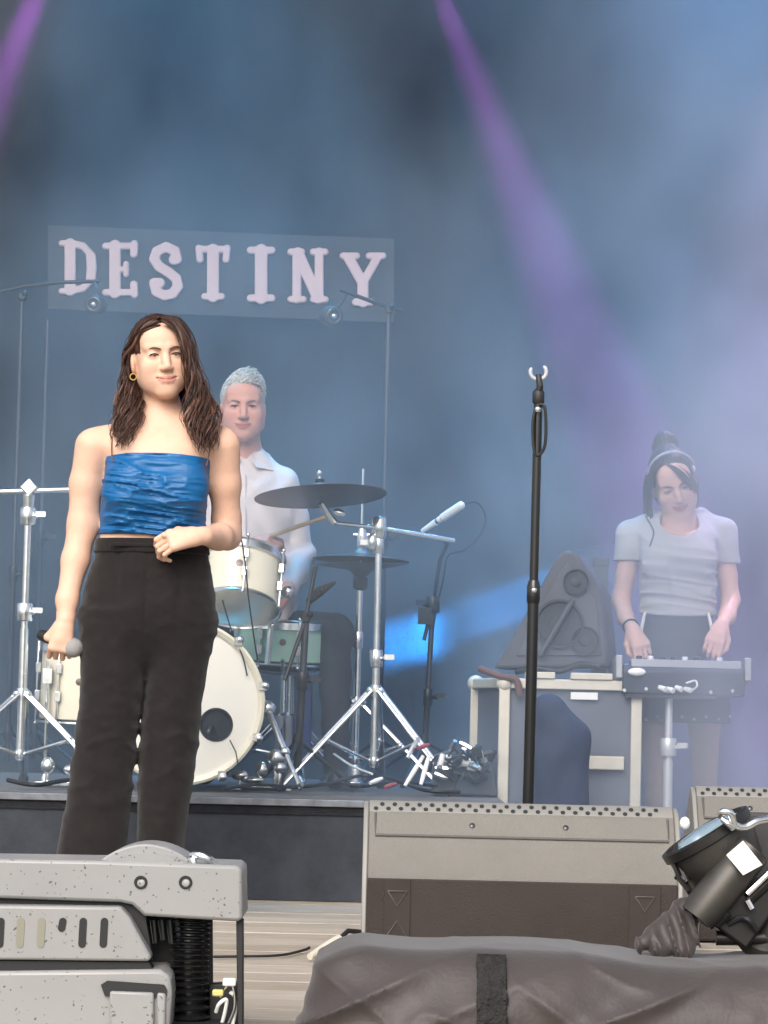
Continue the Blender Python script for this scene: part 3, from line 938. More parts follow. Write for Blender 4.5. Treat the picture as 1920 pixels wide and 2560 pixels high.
# ---- tall microphone stands
def mic_stand(base, top, label, boom=None, mic=None, rr=(0.011, 0.008), zb=RZ, group='microphone stands behind the singer', hub=0.16, spread=0.30, joint=0.55, a0=15, mt='black'):
    base = Vector(base); top = Vector(top)
    t = thing('microphone_stand', (base.x, base.y, zb), label, 'microphone stand', group)
    bp = Vector((base.x, base.y, zb + 0.05))
    jp = bp.lerp(top, joint)
    m = MB(); m.tube([bp, jp], rr[0], 12); m.build('lower_tube', M[mt], t)
    m = MB(); m.tube([jp, top], rr[1], 12); m.build('upper_tube', M['stand_grey'] if mt == 'black' else M[mt], t)
    m = MB(); clutch(m, jp, rr[0] * 1.5); m.build('clutch', M['black'], t)
    m = MB()
    for k in range(3):
        a = R(a0 + 120 * k); e = Vector((math.cos(a), math.sin(a), 0))
        m.tube([Vector((base.x, base.y, zb + hub)) + e * 0.012, Vector((base.x, base.y, zb + 0.01)) + e * spread], 0.007, 8)
        m.ball(Vector((base.x, base.y, zb + 0.01)) + e * spread, 0.011, 8, 6)
    m.lathe([(0.016, -0.03), (0.02, 0.0), (0.016, 0.03)], Vector((base.x, base.y, zb + hub)), n=12)
    m.build('tripod', M['black'], t)
    if boom:
        m = MB(); m.tube(boom, 0.0075, 10); m.build('boom_arm', M['black'], t)
        m = MB(); m.lathe([(0.012, -0.022), (0.017, -0.018), (0.017, 0.018), (0.012, 0.022)], top, (0, 1, 0), 14); m.ball(top + Vector((0.012, -0.02, 0.01)), 0.012, 8, 6); m.build('boom_clamp', M['black'], t)
    return t
M['stand_grey'] = mat('grey_steel', (0.09, 0.095, 0.105, 1), 0.35, 0.8)
def big_mic(c, r, look, label, hang, d=0.05):
    """round large-diaphragm microphone hanging in a shock ring"""
    c = Vector(c)
    t = thing('overhead_microphone', c, label, 'microphone', 'overhead microphones')
    m = MB(); m.lathe([(r * 0.55, -d), (r * 0.95, -d * 0.7), (r, -d * 0.2), (r, d * 0.5), (r * 0.85, d * 0.62)], c, look, 28); m.build('body', M['blackpl'], t)
    m = MB(); m.torus(c + Vector(look).normalized() * d * 0.6, look, r * 0.66, r * 0.16, 28, 8); m.build('ring', M['stand_grey'], t)
    m = MB(); m.ball(c + Vector(look).normalized() * d * 0.62, (r * 0.34, r * 0.34, r * 0.34), 12, 8); m.build('capsule', M['chrome'], t)
    m = MB(); m.tube([Vector(hang), c.lerp(Vector(hang), 0.5) + Vector((0.012, 0, 0.012)), c], 0.004, 8); m.build('clip', M['black'], t)
    return t
rb = P(952, 1960, 10.55); rt = P(972, 775, 10.55)
mic_stand((rt.x, rt.y), rt, 'tall black stand behind the crash cymbal with a short boom', boom=[P(850, 724, 10.5), P(872, 732, 10.5), P(938, 757, 10.52), P(1005, 778, 10.58)], joint=0.5, rr=(0.014, 0.0085))
m0 = bpy.data.objects.get('microphone_stand')
big_mic(P(828, 790, 10.45), 0.038, (0.35, -1, -0.15), 'round black overhead microphone hanging right of the pink letters', P(868, 735, 10.5))
lt0 = P(56, 742, 10.6)
mic_stand((lt0.x, lt0.y), lt0, 'tall grey stand with a long boom reaching under the letter D', boom=[P(5, 728, 10.6), P(60, 716, 10.6), P(150, 706, 10.58), P(248, 703, 10.55)], joint=0.4, a0=50)
big_mic(P(240, 762, 10.5), 0.036, (-0.2, -1, -0.1), 'round black overhead microphone hanging under the letter D', P(236, 706, 10.55))
lt1 = P(120, 800, 11.1)
mic_stand((lt1.x, lt1.y), lt1, 'thin plain stand without a boom left of the singer', joint=0.5, a0=80, rr=(0.010, 0.007))
# low boom stand with a pale pencil microphone right of the hi-hat
jb = P(1082, 1512, 10.35)
t = mic_stand((jb.x - 0.02, jb.y), jb, 'low black stand with a steep boom right of the hi-hat', boom=[P(1060, 1600, 10.33), jb, P(1100, 1400, 10.3), P(1118, 1360, 10.28)], joint=0.45, rr=(0.012, 0.010))
m = MB(); clutch(m, jb, 0.026, -1); m.box(P(1062, 1540, 10.33), (0.05, 0.04, 0.06)); m.build('boom_clamp', M['black'], t)
pm0 = P(1056, 1328, 10.25); pm1 = P(1152, 1264, 10.15)
t = thing('pencil_microphone', pm0, 'pale pencil microphone pointing up beside the hi-hat', 'microphone')
m = MB(); d_ = pm1 - pm0
m.tube([pm0, pm0 + d_ * 0.36], [0.009, 0.013], 12); m.tube([pm0 + d_ * 0.42, pm0 + d_ * 0.5], 0.012, 12); m.tube([pm0 + d_ * 0.53, pm1], 0.0155, 12); m.ball(pm1, 0.0155, 12, 8); m.build('body', M['white'], t)
m = MB(); m.tube([pm0 + d_ * 0.01, pm0 + d_ * 0.95], 0.0085, 10); m.tube([pm0, P(1100, 1345, 10.25), P(1118, 1360, 10.28)], 0.006, 8); m.build('core', M['black'], t)
m = MB()
pts = [P(1152, 1262, 10.15), P(1190, 1256, 10.2), P(1210, 1280, 10.25), P(1212, 1310, 10.3), P(1195, 1345, 10.3), P(1160, 1375, 10.3), P(1120, 1390, 10.3), P(1108, 1450, 10.33), P(1085, 1560, 10.36), P(1066, 1750, 10.36), P(1062, 1925, 10.36)]
def spline(pts, n=8):
    out = []
    pts = [Vector(p) for p in pts]
    for i in range(len(pts) - 1):
        p0 = pts[max(i - 1, 0)]; p1 = pts[i]; p2 = pts[i + 1]; p3 = pts[min(i + 2, len(pts) - 1)]
        for k in range(n):
            t_ = k / n
            out.append(0.5 * ((2 * p1) + (p2 - p0) * t_ + (2 * p0 - 5 * p1 + 4 * p2 - p3) * t_**2 + (3 * p1 - p0 - 3 * p2 + p3) * t_**3))
    out.append(pts[-1])
    return out
m.tube(spline(pts), 0.0035, 6)
tag(m.build('microphone_cable', M['cable']), 'thin black cable looping off the pale pencil microphone', 'cable')
# dark tom microphone stand in front of the mint drum
tb_ = P(742, 1660, 9.5)
t = mic_stand((tb_.x + 0.01, 9.5), P(765, 1545, 9.5), 'short black stand crossing in front of the mint drum', boom=[P(712, 1700, 9.45), P(765, 1545, 9.5), P(786, 1430, 9.52), P(790, 1415, 9.52)], joint=0.6, spread=0.2, rr=(0.014, 0.012))
m = MB(); m.tube([P(770, 1505, 9.52), P(800, 1478, 9.5), P(838, 1455, 9.48)], [0.012, 0.018, 0.006], 8); m.ball(P(806, 1475, 9.48), 0.012, 8, 6); m.build('clip_microphone', M['blackpl'], t)
# cables hanging in front of the rack tom
for i, pp in enumerate([[P(556, 1500, 9.25), P(580, 1580, 9.22), P(606, 1640, 9.2), P(618, 1690, 9.2)], [P(600, 1330, 9.28), P(612, 1400, 9.22), P(622, 1500, 9.2), P(636, 1600, 9.2), P(644, 1650, 9.22)]]):
    m = MB(); m.tube(spline(pp), 0.0026, 6)
    tag(m.build('drum_microphone_cable', M['cable']), ['thin cable running from the rack tom to the bass drum hoop', 'thin cable hanging over the front of the cream rack tom'][i], 'cable')
# drum stick
m = MB(); a = P(640, 1353, 9.80); b = P(812, 1293, 9.45)
m.tube([a, a.lerp(b, 0.7), a.lerp(b, 0.92), b.lerp(a, 0.03), b], [0.007, 0.007, 0.006, 0.008, 0.004], 10)
tag(m.build('drum_stick', M['wood']), 'pale wooden drum stick held under the crash cymbal', 'drum stick')
m = MB(); a = P(700, 1500, 9.75); b = P(650, 1546, 9.62)
m.tube([a, a.lerp(b, 0.9), b], [0.007, 0.006, 0.004], 10)
tag(m.build('drum_stick', M['wood']), 'wooden drum stick just over the mint drum', 'drum stick')
# throne
th = P(735, 1560, 10.25)
t = thing('drum_throne', (th.x, th.y, RZ), 'round black drum throne behind the mint drum', 'stool')
m = MB(); m.lathe([(0.0, 0.40), (0.16, 0.40), (0.175, 0.42), (0.175, 0.47), (0.15, 0.50), (0.0, 0.505)], (th.x, th.y, RZ), n=36); m.build('seat', M['felt'], t)
m = MB(); m.tube([(th.x, th.y, RZ + 0.06), (th.x, th.y, RZ + 0.41)], 0.016); tripod(m, (th.x, th.y, 0), 0, 0.28, 0.24, a0=40); m.build('base', M['chrome'], t)

# kick pedal, foot plates and small clutter on the riser
def lump(name, pts, r, mt, label, cat, grp=None, n=6):
    mm = MB(); mm.tube(spline(pts), r, n)
    return tag(mm.build(name, mt), label, cat, grp)
lump('riser_cable', [P(560, 1972, 9.0), P(640, 1962, 9.3), P(740, 1968, 9.1), P(840, 1958, 9.4), P(900, 1966, 9.15), P(1000, 1955, 9.5), P(1090, 1965, 9.2)], 0.006, M['cable'], 'black cable lying along the front of the riser', 'cable')
lump('riser_cable', [P(820, 1962, 9.25), P(900, 1940, 9.6), P(985, 1948, 9.45), P(1060, 1975, 9.0), P(1150, 1980, 9.0)], 0.006, M['cable'], 'black cable curving away below the cymbal stand', 'cable')
lump('riser_cable', [P(20, 1950, 9.1), P(90, 1962, 9.0), P(180, 1950, 9.2), P(290, 1962, 9.1)], 0.008, M['cable'], 'black cable on the riser left of the singer', 'cable')
lump('riser_cable', [P(835, 1885, 9.7), P(880, 1915, 9.5), P(930, 1935, 9.3)], 0.004, M['white'], 'thin pale cable under the hi-hat', 'cable')

# heap of stage connectors at the right end of the riser
rng = random.Random(5)
hb = P(1160, 1950, 9.5)
t = thing('cable_box', (hb.x, hb.y, RZ), 'dark stage box heaped with connectors at the riser end', 'stage box')
m = MB()
q = [P(1080, 1962, 9.35), P(1245, 1985, 9.35), P(1225, 1905, 9.45), P(1130, 1875, 9.45), P(1085, 1890, 9.45)]
for i_, p in enumerate(q):
    if i_ < 2: q[i_] = Vector((p.x, p.y, RZ + 0.002))
m.prism(q, (0, 0.18, 0)); m.build('box', M['molton2'], t, bevel=0.01)
for i in range(30):
    p = P(rng.uniform(1085, 1232), 0, 9.4)
    px = rng.uniform(1085, 1232); yy = 1945 - 75 * math.sin(math.pi * (px - 1070) / 190) * rng.uniform(0.35, 1.15)
    p = P(px, yy, 9.37 + rng.uniform(-0.03, 0.06))
    d_ = Vector((rng.uniform(-1, 1), rng.uniform(-1, 0.2), rng.uniform(-0.6, 1))).normalized()
    m = MB(); m.tube([p, p + d_ * 0.02, p + d_ * 0.045], [0.010, 0.011, 0.008], 8)
    m.build('connector', rng.choice([M['chrome'], M['chrome'], M['blackpl'], M['white'], M['blackpl']]), t)
for i in range(12):
    px = rng.uniform(1080, 1230)
    p = P(px, rng.uniform(1890, 1950), 9.36)
    pts = [p]
    for k in range(4):
        p = p + Vector((rng.uniform(-0.04, 0.04), rng.uniform(-0.03, 0.03), rng.uniform(-0.03, 0.035))); pts.append(p)
    m = MB(); m.tube(spline(pts, 5), 0.004, 6); m.build('lead', M['cable'], t)
for i, (a, b, c_) in enumerate([((1012, 1965), (1058, 1890), 'white'), ((1052, 1962), (1072, 1890), 'white'), ((1018, 1895), (1046, 1845), 'chrome'), ((1045, 1870), (1072, 1862), 'red'), ((962, 1968), (990, 1960), 'red'), ((925, 1958), (955, 1946), 'white')]):
    m = MB(); m.tube([P(a[0], a[1], 9.2), P((a[0] + b[0]) / 2, (a[1] + b[1]) / 2, 9.22), P(b[0], b[1], 9.24)], [0.006, 0.0085, 0.006], 8)
    tag(m.build('drum_stick_end' if c_ == 'white' and i < 2 else 'connector_plug', M[c_]),
        ['left of two fat white beater sticks by the stage box', 'right of two fat white beater sticks by the stage box', 'chrome plug lying below the cymbal boom foot',
         'red plug among the connectors right of the cymbal stand', 'red plug on the riser edge under the cymbal stand', 'small white plug on the riser near the cymbal stand'][i], 'beater' if i < 2 else 'plug')
# small chrome bits at the bass drum foot
for i, (px, py, kx, kz) in enumerate([(600, 1938, .03, .018), (632, 1950, .04, .012), (655, 1925, .02, .03), (690, 1895, .03, .03), (700, 1920, .022, .02), (180, 1925, .03, .02), (120, 1915, .025, .03)]):
    p = P(px, py, 9.35); m = MB(); m.ball(p, (kx, 0.02, kz), 10, 8); m.tube([p, Vector((p.x, p.y, RZ))], 0.008, 8); m.box((p.x, p.y, RZ + 0.008), (0.08, 0.05, 0.014))
    tag(m.build('hardware_clamp', M['chrome'], bevel=0.002),
        ['chrome clamp by the lower right of the bass drum hoop', 'low chrome clamp near the bass drum spur foot', 'tall chrome clamp left of the bass drum spur', 'chrome clamp right of the bass drum spur top', 'chrome clamp below the mint drum', 'chrome clamp by the singer left of her knee', 'chrome clamp beside the left cymbal stand foot'][i], 'clamp')
# dark blue towels hanging behind the spur
for i, (x0, x1, y0, y1) in enumerate([(735, 775, 1690, 1900), (688, 728, 1790, 1950)]):
    vs = []; fs = []
    for a in range(9):
        for b in range(9):
            p = P(x0 + (x1 - x0) * a / 8, y0 + (y1 - y0) * b / 8, 9.9 + 0.012 * math.sin(a * 1.7 + b * 0.2))
            vs.append(p)
    for a in range(8):
        for b in range(8):
            k = a * 9 + b; fs.append((k, k + 1, k + 10, k + 9))
    m = MB(); m.add(vs, fs); o = m.build('towel', mat('blue_towel' if i == 0 else 'pale_towel', C(66, 84, 140) if i == 0 else C(150, 155, 170), 0.9, var=0.15), sharp=None)
    sd = o.modifiers.new('thickness', 'SOLIDIFY'); sd.thickness = 0.01
    tag(o, ['blue towel hanging from the mint drum stand', 'pale grey towel hanging low behind the bass drum spur'][i], 'towel')
# ------------------------------------------------------------------ right side: flight case, loudspeaker, keyboard
M['case'] = mat('case_panel', C(92, 97, 110), 0.6, var=0.08, vscale=5)
M['case_edge'] = mat('case_edge', C(200, 194, 180), 0.45, 0.0, var=0.1, vscale=12, rvar=0.15)
M['spk'] = mat('speaker_paint', C(78, 80, 88), 0.7, var=0.12, bump=0.2, bscale=200)
M['spk_dark'] = mat('speaker_cone', C(52, 54, 60), 0.7, var=0.15)
CF = 9.45
# front face corners at distance CF, left face receding
fl = P(1262, 1695, CF); fr = P(1592, 1695, CF); ll = P(1190, 1692, CF + 0.42)
Wc = fr.x - fl.x; Hc = fl.z; fx = fl.x
ct = thing('flight_case', (fx + Wc / 2, CF, 0), 'grey flight case with pale edges under the tipped loudspeaker', 'flight case')
def case_pt(u_, v_):       # plan position, u along the front, v along the depth
    a = Vector((fl.x, CF, 0)); b = Vector((fr.x, CF, 0)); c = Vector((ll.x, CF + 0.42, 0))
    return a + (b - a) * u_ + (c - a) * v_
e = 0.034
m = MB()
pl = [case_pt(0.01, 0.01), case_pt(0.99, 0.01), case_pt(0.99, 0.99), case_pt(0.01, 0.99)]
m.prism([p + Vector((0, 0, 0.03)) for p in pl], (0, 0, Hc - 0.045)); m.build('panel', M['case'], ct, smooth=False)
def edge(a, b, nm='edge_profile', w_=e):
    d_ = (b - a); u = d_.normalized()
    mm = MB()
    L = d_.length
    rot = d_.to_track_quat('X', 'Z').to_matrix()
    mm.box((a + b) / 2, (L, w_, w_), rot)
    mm.build(nm, M['case_edge'], ct, bevel=0.004, smooth=False)
zt = Vector((0, 0, Hc - 0.017)); zb_ = Vector((0, 0, 0.03))
co = [case_pt(0, 0), case_pt(1, 0), case_pt(1, 1), case_pt(0, 1)]
for i in range(4):
    a, b = co[i], co[(i + 1) % 4]
    d_ = (b - a).normalized() * e * 0.6
    edge(a + zt + d_, b + zt - d_); edge(a + zb_ + d_, b + zb_ - d_)
    edge(a + Vector((0, 0, 0.03)), a + Vector((0, 0, Hc)), w_=e * 1.06)
for i in range(4):
    m = MB(); m.ball(co[i] + zt, 0.030, 12, 8); m.build('corner_ball', M['case_edge'], ct)
# middle vertical strip on the left face, and fittings
a = P(1245, 1735, CF - 0.006)
m = MB(); m.box((P(1512, 1907, CF).x, CF - 0.022, P(1512, 1907, CF).z), (0.125, 0.014, 0.045)); m.build('latch_plate', M['case_edge'], ct, bevel=0.004, smooth=False)
m = MB(); m.box((P(1460, 1740, CF).x, CF - 0.008, P(1460, 1740, CF).z), (0.09, 0.006, 0.024)); m.build('paper_label', M['white'], ct, smooth=False)
m = MB(); m.box((P(1478, 1690, CF).x, CF - 0.0, Hc + 0.012), (0.14, 0.05, 0.022)); m.box((P(1350, 1690, CF).x, CF, Hc + 0.012), (0.10, 0.05, 0.022)); m.build('stacking_lip', M['case_edge'], ct, bevel=0.003, smooth=False)
m = MB()
pts = [P(1200, 1672, CF + 0.02), P(1250, 1690, CF - 0.02), P(1290, 1700, CF - 0.03), P(1300, 1740, CF - 0.03)]
m.tube(spline(pts), 0.012, 8); tag(m.build('strap', mat('brown_strap', C(96, 72, 70), 0.8)), 'short dark strap lying over the flight case corner', 'strap')
m = MB()
pts = [P(1290, 1680, CF + 0.1), P(1340, 1672, CF + 0.06), P(1400, 1678, CF + 0.05), P(1450, 1660, CF + 0.07), P(1500, 1668, CF + 0.06)]
m.tube(spline(pts), 0.010, 8); tag(m.build('speaker_cable', M['cable']), 'black cable bunched under the tipped loudspeaker', 'cable')

# tipped wedge loudspeaker on the case
SF = CF + 0.10
out = [(1232, 1672), (1300, 1560), (1385, 1402), (1404, 1380), (1425, 1376), (1440, 1384), (1506, 1482), (1524, 1668)]
st = thing('wedge_loudspeaker', (P(1380, 1672, SF).x, SF, Hc), 'grey wedge loudspeaker tipped on edge on the flight case', 'loudspeaker')
pts = [P(x, y, SF) for x, y in out]
for p in pts:
    p.z = max(p.z, Hc + 0.024)
m = MB(); m.prism(pts, (0.05, 0.26, 0)); m.build('cabinet', M['spk'], st, bevel=0.012)
inner = [(1290, 1640), (1395, 1430), (1422, 1405), (1492, 1500), (1504, 1640)]
m = MB(); m.prism([P(x, y, SF - 0.006) for x, y in inner], (0, 0.012, 0)); o = m.build('baffle', mat('baffle', C(84, 86, 95), 0.75, var=0.1), st, bevel=0.004)
def cone(px, py, r, sq=1.0, nm='woofer'):
    c = P(px, py, SF - 0.007)
    mm = MB(); mm.lathe([(r, 0.0), (r * 1.0, 0.010), (r * 0.9, 0.010), (r * 0.84, 0.0), (r * 0.4, -0.004), (r * 0.36, 0.004), (0.0, 0.01)], c, (0, -1, 0), 32, sq)
    mm.build(nm, M['spk_dark'], st)
cone(1398, 1560, 0.085); cone(1462, 1602, 0.05, nm='woofer'); cone(1440, 1455, 0.045, nm='horn')
m = MB(); a = P(1350, 1640, SF - 0.02); b = P(1432, 1500, SF - 0.02)
m.tube([a, b], 0.016, 8, flat=0.6); m.build('grille_bar', M['spk'], st)
m = MB(); m.box((P(1508, 1540, SF + 0.2).x, SF + 0.35, Hc / 2 + 0.2), (0.05, 0.05, Hc + 0.42))
m.lathe([(0.18, 0.0), (0.18, 0.02), (0.05, 0.03)], (P(1508, 1540, SF + 0.2).x, SF + 0.35, 0.0))
m.box((P(1508, 1540, SF + 0.2).x, SF + 0.35, Hc + 0.42), (0.055, 0.06, 0.03))
tag(m.build('grey_post', M['spk'], bevel=0.004), 'upright grey post behind the tipped loudspeaker', 'post')

# dark blue soft bag standing in front of the case
fb = Field()
BY = 9.12
fb.cap(P(1365, 1780, BY), P(1372, 2050, BY), 0.045, 0.06, 0.03)
fb.cap(P(1378, 1778, BY), P(1420, 1850, BY), 0.048, 0.055, 0.05)
fb.cap(P(1430, 1842, BY), P(1428, 2150, BY), 0.055, 0.06, 0.05)
fb.cap(P(1372, 1900, BY), P(1378, 2150, BY), 0.06, 0.06, 0.05)
a = P(1372, 1780, BY)
V, Q = carve(fb, (a.x - 0.15, BY - 0.12, 0.003), (a.x + 0.24, BY + 0.12, a.z + 0.12), 0.006,
             disp=lambda x, y, z: 0.0015 * np.sin(z * 22 + 5 * np.sin(x * 15)) + 0 * y, clip=lambda x, y, z: (0.01 - z) + 0 * x * y)
o = link_mesh('soft_bag', sdf_mesh('soft_bag', [(V, Q)]), mat('navy_nylon', C(34, 46, 72), 0.8, var=0.12), None, sharp=None)
tag(o, 'dark blue soft instrument bag leaning on the flight case', 'bag')

# keyboard on a single pole stand
KD = 9.42
kl = P(1556, 1705, KD); kr = P(1862, 1712, KD)
kb = thing('keyboard', P(1708, 1785, KD), 'dark electronic keyboard seen from behind with cables plugged in', 'keyboard')
kx0, kx1 = kl.x, kr.x
zt_ = P(1708, 1672, KD).z; zb2 = P(1708, 1738, KD).z
M['kb'] = mat('keyboard_dark', C(44, 52, 66), 0.55, var=0.15, vscale=9)
M['kb_top'] = mat('keyboard_panel', C(150, 152, 160), 0.5, var=0.06)
m = MB()
sec = [(KD, zb2), (KD, zt_ - 0.01), (KD + 0.02, zt_ + 0.012), (KD + 0.30, zt_ - 0.02), (KD + 0.33, zt_ - 0.05), (KD + 0.33, zb2 + 0.02), (KD + 0.2, zb2)]
m.prism([(kx0, y_, z_) for y_, z_ in sec], (kx1 - kx0, 0, 0)); m.build('body', M['kb'], kb, bevel=0.006)
for xx in (kx0, kx1):
    m = MB(); m.prism([(xx - 0.022 if xx == kx0 else xx, y_, z_) for y_, z_ in [(KD - 0.006, zt_ - 0.035), (KD + 0.01, zt_ + 0.042), (KD + 0.31, zt_ + 0.01), (KD + 0.34, zb2)]], (0.022, 0, 0)); m.build('end_cheek', M['kb_top'], kb, bevel=0.004)
m = MB(); m.prism([(kx0 + 0.03, KD + 0.012, zt_ + 0.004), (kx1 - 0.01, KD + 0.012, zt_ + 0.004), (kx1 - 0.01, KD + 0.024, zt_ + 0.030), (kx0 + 0.03, KD + 0.024, zt_ + 0.030)], (0, 0.10, -0.01)); m.build('control_panel', M['kb_top'], kb, bevel=0.002)
for i in range(9):
    x_ = kx0 + 0.06 + i * (kx1 - kx0 - 0.10) / 8
    m = MB(); m.lathe([(0.011, 0), (0.010, 0.018), (0.007, 0.02)], (x_, KD + 0.06, zt_ + 0.022), n=12); m.build('knob', M['white'] if i % 3 == 1 else M['kb'], kb)
for i in range(7):
    x_ = kx0 + 0.02 + (i + 0.5) * (kx1 - kx0 - 0.04) / 7
    m = MB(); m.box((x_, KD + 0.24, zt_ + 0.008), ((kx1 - kx0 - 0.04) / 7 - 0.002, 0.14, 0.014)); m.build('key', M['white'], kb, bevel=0.002)
m = MB(); m.ball(P(1592, 1680, KD - 0.008), (0.030, 0.014, 0.014), 14, 8); m.build('white_badge', M['white'], kb)  # plain white badge on the keyboard's edge
for i in range(6):
    p = P(1560 + i * 54, 1782 + (i % 2) * 10, KD - 0.002)
    m = MB(); m.lathe([(0.007, 0), (0.006, 0.006)], (p.x, KD, zb2 + 0.012 + 0.006 * (i % 2)), (0, -1, 0), 10); m.build('socket', M['chrome'], kb)
for i, (x0, x1) in enumerate([(1648, 1664), (1668, 1684), (1690, 1704), (1712, 1728)]):
    p = P(x0, 1718 + 4 * (i % 2), KD - 0.012); q = P(x1, 1724 + 3 * (i % 2), KD - 0.03)
    m = MB(); m.tube([p, q], [0.008, 0.0095], 8); m.build('plug', M['white'], kb)
m = MB(); m.tube(spline([P(1728, 1728, KD - 0.03), P(1742, 1716, KD - 0.05), P(1738, 1702, KD - 0.04), P(1715, 1708, KD - 0.03)]), 0.0035, 6); m.build('lead', M['white'], kb)
pp = P(1672, 1785, KD + 0.06)
ks = thing('keyboard_stand', (pp.x, pp.y, 0), 'pale single pole stand under the keyboard', 'keyboard stand')
M['pale_steel'] = mat('pale_steel', (0.75, 0.76, 0.78, 1), 0.35, 0.5)
m = MB(); m.tube([(pp.x, pp.y, 0.02), (pp.x, pp.y, 0.45)], 0.017, 12); m.build('lower_tube', M['pale_steel'], ks)
m = MB(); m.tube([(pp.x, pp.y, 0.43), (pp.x, pp.y, zb2 - 0.012)], 0.013, 12); m.build('upper_tube', M['pale_steel'], ks)
m = MB(); clutch(m, Vector((pp.x, pp.y, P(1672, 1868, KD).z)), 0.028); m.build('clutch', M['pale_steel'], ks)
m = MB(); m.box((pp.x, pp.y + 0.03, zb2 - 0.006), (0.30, 0.2, 0.012)); m.build('table_plate', M['black'], ks)
m = MB(); m.lathe([(0.24, 0.0), (0.24, 0.012), (0.05, 0.03), (0.02, 0.06)], (pp.x, pp.y, 0), n=32); m.build('round_base', M['black'], ks)

# ------------------------------------------------------------------ singer's straight microphone stand
MD = 7.38
mb0 = P(1320, 2010, MD); mt0 = P(1346, 962, MD)
ax_ = mt0 - mb0
base = mb0 + ax_ * ((0.03 - mb0.z) / ax_.z)
ms = thing('straight_microphone_stand', (base.x, base.y, 0), 'empty straight black microphone stand in front of the smoke', 'microphone stand')
j1 = P(1334, 1480, MD); j2 = P(1345, 1140, MD)
M['blackgloss'] = mat('black_lacquer', (0.010, 0.010, 0.012, 1), 0.22, 0.0, coat=0.4)
m = MB(); m.tube([base, j1], 0.0150, 16); m.build('lower_tube', M['blackgloss'], ms)
m = MB(); m.tube([j1, P(1346, 1000, MD)], 0.0118, 16); m.build('upper_tube', M['blackgloss'], ms)
m = MB(); m.lathe([(0.0165, -0.03), (0.018, -0.02), (0.018, 0.015), (0.014, 0.03)], j1, ax_, 16); m.build('clutch', M['blackgloss'], ms)
m = MB(); m.ball(j1 + Vector((0, -0.016, 0.004)), 0.0085, 10, 8); m.ball(P(1344, 1025, MD) + Vector((0, -0.014, 0)), 0.0095, 10, 8); m.build('screw', M['chrome'], ms)
m = MB(); m.tube(spline([P(1345, 1012, MD - 0.01), P(1362, 1020, MD - 0.015), P(1364, 1100, MD - 0.015), P(1352, 1134, MD - 0.012), P(1336, 1130, MD - 0.012), P(1332, 1060, MD - 0.012), P(1340, 1015, MD - 0.012)]), 0.0042, 8); m.build('cable_loop', M['cable'], ms)
m = MB(); m.lathe([(0.012, -0.02), (0.016, -0.015), (0.016, 0.012), (0.010, 0.02)], P(1346, 992, MD), ax_, 14); m.tube([P(1347, 985, MD), P(1350, 965, MD - 0.012), P(1346, 938, MD)], [0.011, 0.009, 0.008], 10); m.build('swivel', M['blackpl'], ms)
arc = [P(1346 + 20 * math.sin(R(a)), 930 - 19 * math.cos(R(a)) , MD) for a in range(38, 323, 19)]
m = MB(); m.tube(arc, [0.003] + [0.0055] * (len(arc) - 2) + [0.003], 10); m.build('clip', mat('clip_grey', C(180, 182, 190), 0.4), ms)
m = MB(); m.lathe([(0.135, 0.0), (0.135, 0.015), (0.12, 0.024), (0.03, 0.034), (0.02, 0.05)], (base.x, base.y, 0), n=40); m.build('round_base', M['black'], ms)

